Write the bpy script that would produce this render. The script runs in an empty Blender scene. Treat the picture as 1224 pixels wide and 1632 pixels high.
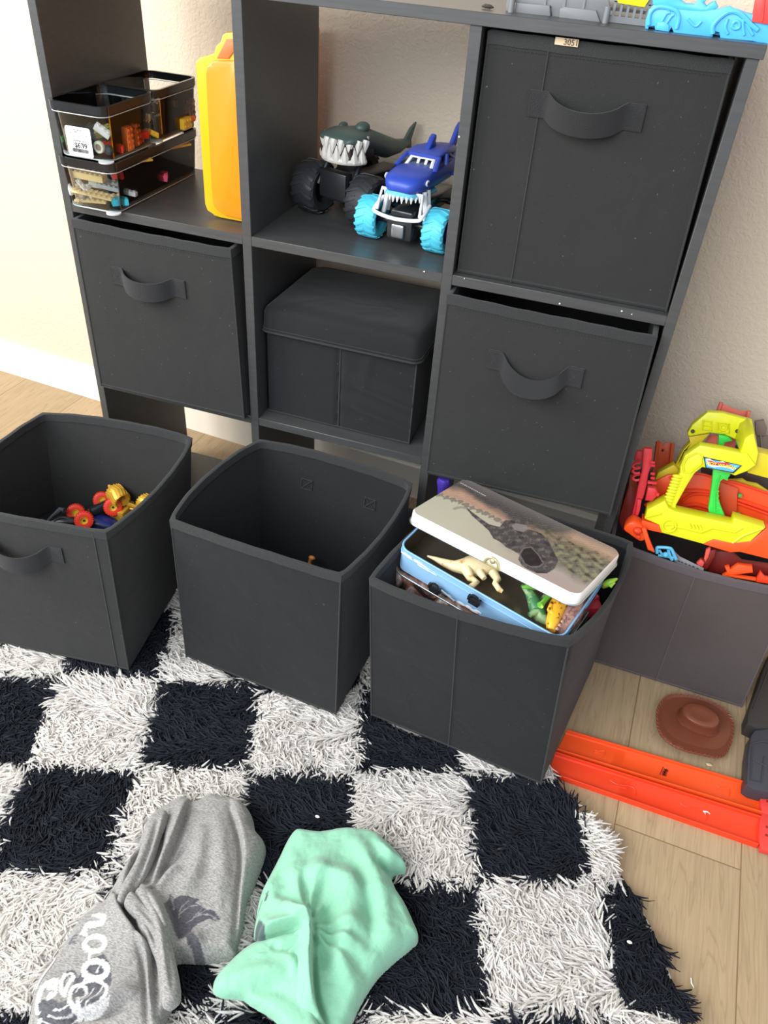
import bpy, bmesh, math, random
import numpy as np
from mathutils import Vector, Matrix, Euler
random.seed(7); np.random.seed(7)
PI = math.pi
SC = bpy.context.scene
COL = SC.collection

# ------------------------------------------------------------------ camera
CAM_LOC = (0.84749106, -1.04423012, 1.05957783)
CAM_ROT = (0.89609335, -0.06326919, 0.32628338)
FPX = 1273.39
cam_d = bpy.data.cameras.new('camera'); cam = bpy.data.objects.new('camera', cam_d); COL.objects.link(cam)
cam.location = CAM_LOC; cam.rotation_euler = CAM_ROT
cam_d.sensor_fit = 'VERTICAL'; cam_d.sensor_height = 36.0; cam_d.lens = FPX/1632*36
cam_d.clip_start = 0.02; SC.camera = cam
SC.view_settings.view_transform = 'Standard'; SC.view_settings.look = 'None'
SC.view_settings.gamma = 1.0; SC.view_settings.exposure = 0.0; SC.view_settings.use_curve_mapping = False

# ------------------------------------------------------------------ world and lights
w = bpy.data.worlds.new('world'); SC.world = w; w.use_nodes = True
w.node_tree.nodes['Background'].inputs[0].default_value = (0.86, 0.90, 1.0, 1)
w.node_tree.nodes['Background'].inputs[1].default_value = 0.90

def area(name, loc, target, sx, sy, power, color):
    d = bpy.data.lights.new(name, 'AREA'); d.shape = 'RECTANGLE'; d.size = sx; d.size_y = sy
    d.energy = power; d.color = color
    o = bpy.data.objects.new(name, d); COL.objects.link(o); o.location = loc
    o.rotation_euler = (Vector(target)-Vector(loc)).to_track_quat('-Z', 'Y').to_euler()
    return o
area('left_window_light', (-1.25, -0.85, 1.50), (0.15, 0.25, 0.65), 1.0, 1.2, 43, (1.0, 0.96, 0.88))
area('room_window_light', (-0.1, -2.1, 1.75), (0.5, -0.25, 0.42), 2.0, 1.4, 84, (0.93, 0.965, 1.0))

# ------------------------------------------------------------------ pixel helpers (authoring on known planes)
_R = Euler(CAM_ROT, 'XYZ').to_matrix(); _C = Vector(CAM_LOC)
def ray(u, v): return _R @ Vector(((u-612)/FPX, -(v-816)/FPX, -1.0))
def atz(u, v, z):
    d = ray(u, v); return _C + d*((z-_C.z)/d.z)
def aty(u, v, y):
    d = ray(u, v); return _C + d*((y-_C.y)/d.y)
def atplane(u, v, p, n):
    d = ray(u, v); return _C + d*((Vector(p)-_C).dot(n)/d.dot(n))

# ------------------------------------------------------------------ materials
def lin(c):
    c = c.lstrip('#'); r = []
    for i in (0, 2, 4):
        x = int(c[i:i+2], 16)/255; r.append(x/12.92 if x <= .04045 else ((x+.055)/1.055)**2.4)
    return (*r, 1)
class NT:
    def __init__(s, name):
        s.m = bpy.data.materials.new(name); s.m.use_nodes = True; s.t = s.m.node_tree
        s.b = s.t.nodes['Principled BSDF']; s.o = s.t.nodes['Material Output']
    def n(s, typ, **kw):
        x = s.t.nodes.new(typ)
        for k, v in kw.items():
            if k.startswith('i_'): x.inputs[k[2:].replace('_', ' ')].default_value = v
            else: setattr(x, k, v)
        return x
    def l(s, a, b): s.t.links.new(a, b)
_MC = {}
def mat(name, col, rough=.5, spec=.5, metal=0, bump=0, bscale=200, bdist=.001, coat=0, trans=0, sheen=0, alpha=1, mottle=0, mscale=30, vcol=False, ior=1.45, sss=0):
    if name in _MC: return _MC[name]
    k = NT(name); b = k.b
    c = lin(col) if isinstance(col, str) else col
    b.inputs['Base Color'].default_value = c; b.inputs['Roughness'].default_value = rough
    b.inputs['Specular IOR Level'].default_value = spec; b.inputs['Metallic'].default_value = metal
    b.inputs['Coat Weight'].default_value = coat; b.inputs['Transmission Weight'].default_value = trans
    b.inputs['Sheen Weight'].default_value = sheen; b.inputs['Alpha'].default_value = alpha; b.inputs['IOR'].default_value = ior
    if sheen: b.inputs['Sheen Roughness'].default_value = .5
    tc = k.n('ShaderNodeTexCoord')
    if mottle:
        no = k.n('ShaderNodeTexNoise', i_Scale=mscale, i_Detail=5.0); k.l(tc.outputs['Object'], no.inputs['Vector'])
        mx = k.n('ShaderNodeMix', data_type='RGBA'); 
        mx.inputs[6].default_value = tuple(x*(1-mottle) for x in c[:3])+(1,); mx.inputs[7].default_value = tuple(min(1, x*(1+mottle)) for x in c[:3])+(1,)
        k.l(no.outputs['Fac'], mx.inputs[0]); k.l(mx.outputs[2], b.inputs['Base Color'])
    if vcol:
        a = k.n('ShaderNodeVertexColor', layer_name='Col'); k.l(a.outputs['Color'], b.inputs['Base Color'])
    if bump:
        no = k.n('ShaderNodeTexNoise', i_Scale=bscale, i_Detail=3.0); k.l(tc.outputs['Object'], no.inputs['Vector'])
        bp = k.n('ShaderNodeBump', i_Strength=bump, i_Distance=bdist); k.l(no.outputs['Fac'], bp.inputs['Height']); k.l(bp.outputs['Normal'], b.inputs['Normal'])
    _MC[name] = k.m
    return k.m

def fabric_mat(name, col, weave=900, bump=.5, wr=.4, lint=0.0, rough=.88, sheen=.10):
    """non-woven / woven cloth: fine weave bump, broad soft creases, a few specks of lint"""
    if name in _MC: return _MC[name]
    k = NT(name); b = k.b; c = lin(col)
    b.inputs['Roughness'].default_value = rough; b.inputs['Sheen Weight'].default_value = sheen; b.inputs['Specular IOR Level'].default_value = .35
    tc = k.n('ShaderNodeTexCoord')
    n1 = k.n('ShaderNodeTexNoise', i_Scale=9.0, i_Detail=3.0); k.l(tc.outputs['Object'], n1.inputs['Vector'])
    mx = k.n('ShaderNodeMix', data_type='RGBA'); mx.inputs[6].default_value = tuple(x*.88 for x in c[:3])+(1,); mx.inputs[7].default_value = tuple(x*1.14 for x in c[:3])+(1,)
    k.l(n1.outputs['Fac'], mx.inputs[0]); out = mx.outputs[2]
    if lint:
        v = k.n('ShaderNodeTexNoise', i_Scale=260.0, i_Detail=1.0); k.l(tc.outputs['Object'], v.inputs['Vector'])
        r = k.n('ShaderNodeValToRGB'); r.color_ramp.elements[0].position = .76; r.color_ramp.elements[1].position = .80
        k.l(v.outputs['Fac'], r.inputs[0])
        m2 = k.n('ShaderNodeMix', data_type='RGBA'); m2.inputs[7].default_value = tuple(x*(1-lint)+lint*.35 for x in c[:3])+(1,)
        k.l(r.outputs[0], m2.inputs[0]); k.l(out, m2.inputs[6]); out = m2.outputs[2]
    k.l(out, b.inputs['Base Color'])
    vo = k.n('ShaderNodeTexVoronoi', i_Scale=float(weave)); k.l(tc.outputs['Object'], vo.inputs['Vector'])
    b1 = k.n('ShaderNodeBump', i_Strength=bump, i_Distance=.0006); k.l(vo.outputs['Distance'], b1.inputs['Height'])
    n2 = k.n('ShaderNodeTexNoise', i_Scale=14.0, i_Detail=2.0, i_Distortion=.6); k.l(tc.outputs['Object'], n2.inputs['Vector'])
    b2 = k.n('ShaderNodeBump', i_Strength=wr, i_Distance=.008); k.l(n2.outputs['Fac'], b2.inputs['Height']); k.l(b1.outputs['Normal'], b2.inputs['Normal'])
    k.l(b2.outputs['Normal'], b.inputs['Normal'])
    _MC[name] = k.m
    return k.m

def wall_material():
    k = NT('stucco_wall'); b = k.b; b.inputs['Roughness'].default_value = .75
    tc = k.n('ShaderNodeTexCoord')
    n0 = k.n('ShaderNodeTexNoise', i_Scale=3.0); k.l(tc.outputs['Object'], n0.inputs['Vector'])
    mx = k.n('ShaderNodeMix', data_type='RGBA'); mx.inputs[6].default_value = lin('cbbca6'); mx.inputs[7].default_value = lin('d2c4af'); k.l(n0.outputs['Fac'], mx.inputs[0])
    k.l(mx.outputs[2], b.inputs['Base Color'])
    n1 = k.n('ShaderNodeTexNoise', i_Scale=135.0, i_Detail=2.0, i_Distortion=.8); k.l(tc.outputs['Object'], n1.inputs['Vector'])
    r = k.n('ShaderNodeValToRGB'); r.color_ramp.elements[0].position = .40; r.color_ramp.elements[1].position = .60; k.l(n1.outputs['Fac'], r.inputs[0])
    bp = k.n('ShaderNodeBump', i_Strength=.30, i_Distance=.0016); k.l(r.outputs[0], bp.inputs['Height']); k.l(bp.outputs['Normal'], b.inputs['Normal'])
    return k.m

def floor_material():
    k = NT('oak_plank_floor'); b = k.b; b.inputs['Roughness'].default_value = .48; b.inputs['Specular IOR Level'].default_value = .35
    tc = k.n('ShaderNodeTexCoord')
    mp = k.n('ShaderNodeMapping'); mp.inputs['Rotation'].default_value = (0, 0, PI/2+.045); k.l(tc.outputs['Object'], mp.inputs['Vector'])
    br = k.n('ShaderNodeTexBrick', offset=.37, offset_frequency=2); br.inputs['Scale'].default_value = 1.0
    br.inputs['Brick Width'].default_value = 1.22; br.inputs['Row Height'].default_value = .1765
    br.inputs['Mortar Size'].default_value = .0009; br.inputs['Mortar Smooth'].default_value = 0
    br.inputs['Color1'].default_value = (0, 0, 0, 1); br.inputs['Color2'].default_value = (1, 1, 1, 1); br.inputs['Mortar'].default_value = (.5, .5, .5, 1)
    sh = k.n('ShaderNodeVectorMath', operation='ADD'); sh.inputs[1].default_value = (.4936, .0155, 0); k.l(mp.outputs[0], sh.inputs[0]); k.l(sh.outputs[0], br.inputs['Vector'])
    # per-plank offset of the grain
    cmb = k.n('ShaderNodeVectorMath', operation='MULTIPLY_ADD'); k.l(br.outputs['Color'], cmb.inputs[0]); cmb.inputs[1].default_value = (7, 3, 2); k.l(mp.outputs[0], cmb.inputs[2])
    st = k.n('ShaderNodeMapping'); st.inputs['Scale'].default_value = (.8, 9.0, 1.0); k.l(cmb.outputs[0], st.inputs['Vector'])
    g1 = k.n('ShaderNodeTexNoise', i_Scale=2.6, i_Detail=4.0, i_Distortion=1.0); k.l(st.outputs[0], g1.inputs['Vector'])
    # cathedral figure: rings of a distorted noise
    ml = k.n('ShaderNodeMath', operation='MULTIPLY'); ml.inputs[1].default_value = 26; k.l(g1.outputs['Fac'], ml.inputs[0])
    fr = k.n('ShaderNodeMath', operation='PINGPONG'); fr.inputs[1].default_value = 1.0; k.l(ml.outputs[0], fr.inputs[0])
    st2 = k.n('ShaderNodeMapping'); st2.inputs['Scale'].default_value = (9, 190, 1); k.l(cmb.outputs[0], st2.inputs['Vector'])
    g2 = k.n('ShaderNodeTexNoise', i_Scale=1.5, i_Detail=4.0); k.l(st2.outputs[0], g2.inputs['Vector'])
    m1 = k.n('ShaderNodeMix', data_type='RGBA'); m1.inputs[6].default_value = lin('957e60'); m1.inputs[7].default_value = lin('b7a07e'); k.l(g2.outputs['Fac'], m1.inputs[0])
    rr = k.n('ShaderNodeValToRGB'); rr.color_ramp.elements[0].position = 0; rr.color_ramp.elements[1].position = .35; rr.color_ramp.elements[0].color = (.62, .58, .52, 1)
    k.l(fr.outputs[0], rr.inputs[0])
    m2 = k.n('ShaderNodeMix', data_type='RGBA', blend_type='MULTIPLY'); m2.inputs[0].default_value = .42; k.l(m1.outputs[2], m2.inputs[6]); k.l(rr.outputs[0], m2.inputs[7])
    tone = k.n('ShaderNodeMapRange'); tone.inputs['To Min'].default_value = .90; tone.inputs['To Max'].default_value = 1.06; k.l(br.outputs['Color'], tone.inputs['Value'])
    m3 = k.n('ShaderNodeVectorMath', operation='SCALE'); k.l(m2.outputs[2], m3.inputs[0]); k.l(tone.outputs[0], m3.inputs['Scale'])
    m4 = k.n('ShaderNodeMix', data_type='RGBA'); k.l(br.outputs['Fac'], m4.inputs[0]); k.l(m3.outputs[0], m4.inputs[6]); m4.inputs[7].default_value = lin('7d6446')
    k.l(m4.outputs[2], b.inputs['Base Color'])
    bp = k.n('ShaderNodeBump', i_Strength=.25, i_Distance=.0006); k.l(g2.outputs['Fac'], bp.inputs['Height']); k.l(bp.outputs['Normal'], b.inputs['Normal'])
    return k.m

def board_material():
    k = NT('black_woodgrain_laminate'); b = k.b; b.inputs['Roughness'].default_value = .36; b.inputs['Specular IOR Level'].default_value = .55
    tc = k.n('ShaderNodeTexCoord')
    st = k.n('ShaderNodeMapping'); st.inputs['Scale'].default_value = (14, 60, 160); k.l(tc.outputs['Object'], st.inputs['Vector'])
    n = k.n('ShaderNodeTexNoise', i_Scale=1.2, i_Detail=4.0); k.l(st.outputs[0], n.inputs['Vector'])
    m = k.n('ShaderNodeMix', data_type='RGBA'); m.inputs[6].default_value = (.034, .035, .035, 1); m.inputs[7].default_value = (.066, .067, .066, 1); k.l(n.outputs['Fac'], m.inputs[0])
    k.l(m.outputs[2], b.inputs['Base Color'])
    bp = k.n('ShaderNodeBump', i_Strength=.15, i_Distance=.0008); k.l(n.outputs['Fac'], bp.inputs['Height']); k.l(bp.outputs['Normal'], b.inputs['Normal'])
    return k.m

# ------------------------------------------------------------------ mesh builder
class MB:
    def __init__(s): s.bm = bmesh.new()
    def _xf(s, vs, M):
        if M is not None: bmesh.ops.transform(s.bm, matrix=M, verts=vs)
    def box(s, c, d, M=None, bev=0, seg=2):
        r = bmesh.ops.create_cube(s.bm, size=1); vs = r['verts']
        for v in vs: v.co = Vector((v.co.x*d[0]+c[0], v.co.y*d[1]+c[1], v.co.z*d[2]+c[2]))
        if bev:
            es = list({e for v in vs for e in v.link_edges})
            r = bmesh.ops.bevel(s.bm, geom=es, offset=bev, segments=seg, profile=.5, affect='EDGES'); vs = r['verts']
            vs = list({v for f in r['faces'] for v in f.verts} | {v for v in vs})
            vs = s._grow(vs)
        s._xf(vs, M); return s
    def _grow(s, vs):
        seen = set(vs); st = list(vs)
        while st:
            v = st.pop()
            for e in v.link_edges:
                o = e.other_vert(v)
                if o not in seen: seen.add(o); st.append(o)
        return list(seen)
    def tube(s, pts, rad, n=8, M=None, cap=True, flat=None, up=None):
        """tube along points; rad number or list; flat=(a,b) squash of the ring"""
        P = [Vector(p) for p in pts]; R = rad if isinstance(rad, (list, tuple)) else [rad]*len(P)
        rings = []; prev = None
        for i, p in enumerate(P):
            t = (P[min(i+1, len(P)-1)]-P[max(i-1, 0)])
            if t.length < 1e-9: t = Vector((0, 0, 1))
            t.normalize()
            if prev is None:
                a = Vector(up) if up is not None else (Vector((0, 0, 1)) if abs(t.z) < .9 else Vector((1, 0, 0)))
            else: a = prev
            x = (a - t*a.dot(t)); 
            if x.length < 1e-6: x = t.orthogonal()
            x.normalize(); y = t.cross(x); prev = x
            fa, fb = flat or (1, 1)
            rings.append([s.bm.verts.new(p+(x*math.cos(2*PI*k/n)*fa+y*math.sin(2*PI*k/n)*fb)*R[i]) for k in range(n)])
        for a, b in zip(rings, rings[1:]):
            for k in range(n): s.bm.faces.new((a[k], a[(k+1) % n], b[(k+1) % n], b[k]))
        if cap:
            s.bm.faces.new(list(reversed(rings[0]))); s.bm.faces.new(rings[-1])
        s._xf([v for r in rings for v in r], M); return s
    def cyl(s, c, axis, r, h, n=24, r2=None, M=None, bev=0):
        ax = Vector(axis).normalized(); c = Vector(c); r2 = r if r2 is None else r2
        if bev: return s.tube([c-ax*h/2, c-ax*(h/2), c-ax*(h/2-bev), c+ax*(h/2-bev), c+ax*h/2], [r-bev, r-bev*.99, r, r2, r2-bev], n, M)
        return s.tube([c-ax*h/2, c+ax*h/2], [r, r2], n, M)
    def lathe(s, prof, n=32, M=None, closed=False):
        rings = [[s.bm.verts.new((r*math.cos(2*PI*k/n), r*math.sin(2*PI*k/n), z)) for k in range(n)] for r, z in prof]
        prs = list(zip(rings, rings[1:]))
        if closed: prs.append((rings[-1], rings[0]))
        for a, b in prs:
            for k in range(n): s.bm.faces.new((a[k], a[(k+1) % n], b[(k+1) % n], b[k]))
        if not closed:
            if prof[0][0] > 1e-6: s.bm.faces.new(list(reversed(rings[0])))
            if prof[-1][0] > 1e-6: s.bm.faces.new(rings[-1])
        s._xf([v for r in rings for v in r], M); return s
    def sphere(s, c, r, M=None, sc=(1, 1, 1), n=16):
        q = bmesh.ops.create_uvsphere(s.bm, u_segments=n, v_segments=max(6, n//2), radius=1)
        for v in q['verts']: v.co = Vector((v.co.x*r*sc[0]+c[0], v.co.y*r*sc[1]+c[1], v.co.z*r*sc[2]+c[2]))
        s._xf(q['verts'], M); return s
    def prism(s, pts3, ext, bev=0):
        """closed planar outline (3D points) extruded by vector ext"""
        ext = Vector(ext); a = [s.bm.verts.new(Vector(p)) for p in pts3]; b = [s.bm.verts.new(Vector(p)+ext) for p in pts3]
        n = len(a)
        f1 = s.bm.faces.new(a); f2 = s.bm.faces.new(list(reversed(b)))
        for i in range(n): s.bm.faces.new((a[i], b[i], b[(i+1) % n], a[(i+1) % n]))
        if bev:
            s.bm.normal_update()
            es = list(f1.edges)+list(f2.edges)
            try: bmesh.ops.bevel(s.bm, geom=es, offset=bev, segments=2, profile=.5, affect='EDGES', clamp_overlap=True)
            except Exception: pass
        return s
    def ppx(s, px, p, n, th, bev=0):
        """outline given in photo pixels, on the plane through p with normal n, real thickness th away from the normal"""
        n = Vector(n).normalized()
        return s.prism([atplane(u, v, p, n) for u, v in px], -n*th, bev)
    def grid(s, F, nu, nv, closed_u=False):
        vs = [[s.bm.verts.new(F(i/nu, j/nv)) for i in range(nu+(0 if closed_u else 1))] for j in range(nv+1)]
        m = len(vs[0])
        for j in range(nv):
            for i in range(nu):
                s.bm.faces.new((vs[j][i], vs[j][(i+1) % m], vs[j+1][(i+1) % m], vs[j+1][i]))
        return vs
    def loft(s, rings, cap=True, M=None):
        R = [[s.bm.verts.new(Vector(p)) for p in r] for r in rings]
        for a, b in zip(R, R[1:]):
            n = len(a)
            for k in range(n): s.bm.faces.new((a[k], a[(k+1) % n], b[(k+1) % n], b[k]))
        if cap: s.bm.faces.new(list(reversed(R[0]))); s.bm.faces.new(R[-1])
        s._xf([v for r in R for v in r], M); return s

def link_mesh(name, bm, m, smooth=40):
    me = bpy.data.meshes.new(name)
    bmesh.ops.recalc_face_normals(bm, faces=bm.faces)
    bm.to_mesh(me); bm.free()
    if m is not None: me.materials.append(m)
    if smooth:
        me.polygons.foreach_set('use_smooth', [True]*len(me.polygons))
        if smooth < 180: me.set_sharp_from_angle(angle=math.radians(smooth))
    o = bpy.data.objects.new(name, me); COL.objects.link(o); return o
def part(name, mb, m, parent, smooth=40, world=True, label=None, stuff=False):
    o = link_mesh(name, mb.bm if isinstance(mb, MB) else mb, m, smooth)
    adopt(o, parent, world)
    if label: o['label'] = label
    if stuff: o['kind'] = 'stuff'
    return o
def root_matrix(p):
    M = p.matrix_basis.copy()
    while p.parent: M = p.parent.matrix_basis @ p.matrix_parent_inverse @ M if False else M; p = p.parent
    return M
def adopt(o, parent, world=True):
    o.parent = parent
    if parent is not None and world:
        # parent transform in world (parts are built in world space when world=True; their own matrix is identity)
        if parent.type == 'EMPTY':
            M = Matrix.LocRotScale(parent.location, parent.rotation_euler, parent.scale)
            o.matrix_parent_inverse = M.inverted()
def tag(o, label, cat, group=None):
    o['label'] = label; o['category'] = cat
    if group: o['group'] = group
    return o
def thing(name, label, cat, loc=(0, 0, 0), rot=(0, 0, 0), group=None):
    o = bpy.data.objects.new(name, None); COL.objects.link(o); o.location = loc; o.rotation_euler = rot; o.empty_display_size = .03
    return tag(o, label, cat, group)
def single(name, mb, m, label, cat, group=None, smooth=40):
    o = link_mesh(name, mb.bm if isinstance(mb, MB) else mb, m, smooth); recentre(o); return tag(o, label, cat, group)
def recentre(o):
    me = o.data; n = len(me.vertices); co = np.empty(n*3, np.float32); me.vertices.foreach_get('co', co); co = co.reshape(-1, 3)
    c = np.array([(co[:, 0].min()+co[:, 0].max())/2, (co[:, 1].min()+co[:, 1].max())/2, co[:, 2].min()])
    me.vertices.foreach_set('co', (co-c).astype(np.float32).ravel()); o.location = c.tolist()
def struct(name, mb, m, smooth=0):
    o = link_mesh(name, mb.bm, m, smooth); o['kind'] = 'structure'; return o
def set_vcol(o, fn):
    """fn(Nx3 float array of world points)->Nx3 sRGB-linear colours, written to attribute Col"""
    me = o.data; n = len(me.vertices); co = np.empty(n*3, np.float32); me.vertices.foreach_get('co', co); co = co.reshape(-1, 3)
    co = co + np.array(o.location) if o.parent is None else co
    c = np.ones((n, 4), np.float32); c[:, :3] = fn(co)
    a = me.color_attributes.new('Col', 'FLOAT_COLOR', 'POINT'); a.data.foreach_set('color', c.ravel())
def text_mesh(body, size, M, m, name, parent, ext=.0004, bold=0, align='CENTER'):
    cu = bpy.data.curves.new('lettering', 'FONT'); cu.body = body; cu.size = size; cu.extrude = ext; cu.offset = bold; cu.align_x = align; cu.align_y = 'CENTER'; cu.resolution_u = 3
    t = bpy.data.objects.new('lettering', cu); COL.objects.link(t)
    dg = bpy.context.evaluated_depsgraph_get(); dg.update()
    me = bpy.data.meshes.new_from_object(t.evaluated_get(dg)); bpy.data.objects.remove(t); bpy.data.curves.remove(cu)
    me.transform(M); me.materials.clear(); me.materials.append(m)
    o = bpy.data.objects.new(name, me); COL.objects.link(o); adopt(o, parent, True); return o
def frame_matrix(o, x, y):
    x = Vector(x).normalized(); y = Vector(y); y = (y-x*y.dot(x)).normalized(); z = x.cross(y)
    M = Matrix.Identity(4)
    for i in range(3): M[i][0] = x[i]; M[i][1] = y[i]; M[i][2] = z[i]; M[i][3] = o[i]
    return M
def in_poly(px, py, poly):
    inside = np.zeros(px.shape, bool); n = len(poly)
    for i in range(n):
        x1, y1 = poly[i][:2]; x2, y2 = poly[(i+1) % n][:2]
        c = ((y1 > py) != (y2 > py)) & (px < (x2-x1)*(py-y1)/((y2-y1) if y2 != y1 else 1e-12)+x1)
        inside ^= c
    return inside
def seg_dist(px, py, line, closed=False):
    """distance to polyline, signed side, parameter 0..1, nearest point"""
    best = np.full(px.shape, 1e9); sd = np.zeros(px.shape); tt = np.zeros(px.shape); nx = np.zeros(px.shape); ny = np.zeros(px.shape)
    L = list(line)+([line[0]] if closed else []); lens = [math.dist(L[i][:2], L[i+1][:2]) for i in range(len(L)-1)]; tot = sum(lens); acc = 0
    for i in range(len(L)-1):
        ax, ay = L[i][:2]; bx, by = L[i+1][:2]; dx, dy = bx-ax, by-ay; l2 = dx*dx+dy*dy+1e-15
        t = np.clip(((px-ax)*dx+(py-ay)*dy)/l2, 0, 1); qx = ax+t*dx; qy = ay+t*dy
        d = np.hypot(px-qx, py-qy); m = d < best
        best = np.where(m, d, best); sd = np.where(m, np.sign(dx*(py-ay)-dy*(px-ax)), sd); tt = np.where(m, (acc+t*lens[i])/tot, tt)
        nx = np.where(m, qx, nx); ny = np.where(m, qy, ny); acc += lens[i]
    return best, sd, tt, nx, ny
def smooth_line(pts, k=6, closed=False):
    P = [Vector(p) for p in pts]; n = len(P); out = []
    rng = range(n if closed else n-1)
    for i in rng:
        p0 = P[(i-1) % n] if closed or i > 0 else P[0]; p1 = P[i]; p2 = P[(i+1) % n]; p3 = P[(i+2) % n] if closed or i+2 < n else P[-1]
        for j in range(k):
            t = j/k
            out.append(.5*((2*p1)+(-p0+p2)*t+(2*p0-5*p1+4*p2-p3)*t*t+(-p0+3*p1-3*p2+p3)*t**3))
    if not closed: out.append(P[-1])
    return out
def vnoise(x, y, s, seed=0, oct=3):
    r = np.random.RandomState(seed); out = np.zeros_like(x); a = 1; tot = 0
    for o in range(oct):
        for _ in range(5):
            th = r.uniform(0, 2*PI); f = s*(2**o)*r.uniform(.7, 1.4); ph = r.uniform(0, 2*PI)
            out = out+a*np.sin((x*math.cos(th)+y*math.sin(th))*f*2*PI+ph+.8*np.sin(x*f*3+ph*2))/5
        tot += a; a *= .5
    return out/tot

# ================================================================== STRUCTURE
FLOOR_M = floor_material(); WALL_M = wall_material()
WA = -0.07738895; YW = 0.3479      # wall plane: y = YW + WA*x
BASE_M = mat('baseboard_paint', 'e6dfd0', .38, .5)
mb = MB(); mb.box((.6, -.75, -.02), (5.2, 3.4, .04)); struct('floor', mb, FLOOR_M)
def wall_xf(): return Matrix.Translation((0, YW, 0)) @ Matrix.Rotation(math.atan(WA), 4, 'Z')
mb = MB(); mb.box((.6, .04+.013, 1.2), (4.8, .08, 2.48), wall_xf()); struct('wall_back', mb, WALL_M)
mb = MB()
prof = [(0, 0), (0, .0795), (.003, .0835), (.0085, .0855), (.0135, .0855), (.0135, 0)]
W0 = wall_xf()
mb.prism([W0 @ Vector((-1.8, y, z)) for y, z in prof], W0.to_3x3() @ Vector((4.8, 0, 0)))
struct('baseboard_back', mb, BASE_M, 30)

# ================================================================== SHELF
c_, CH, T, D, TT, OH, TO, TB = 0.29, 0.29570, 0.014348, 0.25178, 0.013695, 0.00352, 0.01335, 0.014348
XD1, XD2, XR = TO+c_, TO+2*c_+T, TO+3*c_+2*T; XRR = XR+TO
Z2B = TB+CH; Z2 = Z2B+T; Z1B = Z2+CH; Z1 = Z1B+T; ZTB = Z1+CH; ZT = ZTB+TT
BOARD = board_material()
shelf = thing('cube_shelf', 'black nine-cube storage shelf with open back standing before the stucco wall', 'shelf', (XRR/2, D/2, 0))
def board(name, x0, x1, y0, y1, z0, z1):
    mb = MB(); mb.box(((x0+x1)/2, (y0+y1)/2, (z0+z1)/2), (x1-x0, y1-y0, z1-z0), bev=.0006, seg=1); return part(name, mb, BOARD, shelf)
board('side_panel', 0, TO, 0, D, 0, ZTB); board('side_panel', XR, XRR, 0, D, 0, ZTB)
board('divider_panel', XD1, XD1+T, 0, D, TB, ZTB); board('divider_panel', XD2, XD2+T, 0, D, TB, ZTB)
for z0, z1 in ((Z2B, Z2), (Z1B, Z1)):
    for x0, x1 in ((TO, XD1), (XD1+T, XD2), (XD2+T, XR)): board('shelf_board', x0, x1, 0.0004, D, z0, z1)
board('base_board', TO, XR, 0, D, 0, TB); board('top_board', -OH, XRR+OH, -.003, D, ZTB, ZT)
chip_m = mat('pale_chipped_laminate', 'd8d4cc', .7)
for u, v, r_ in ((676, 433, .0012), (731.5, 218, .0012), (892, 484, .0012), (991, 496, .0012), (1007, 501, .0008), (740, 444, .0008)):
    p = aty(u, v, -.0003); mb = MB(); mb.sphere(p, r_, sc=(1, .3, 1), n=8); part('paint_chip', mb, chip_m, shelf, label='small pale chip in the black edging')

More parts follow.
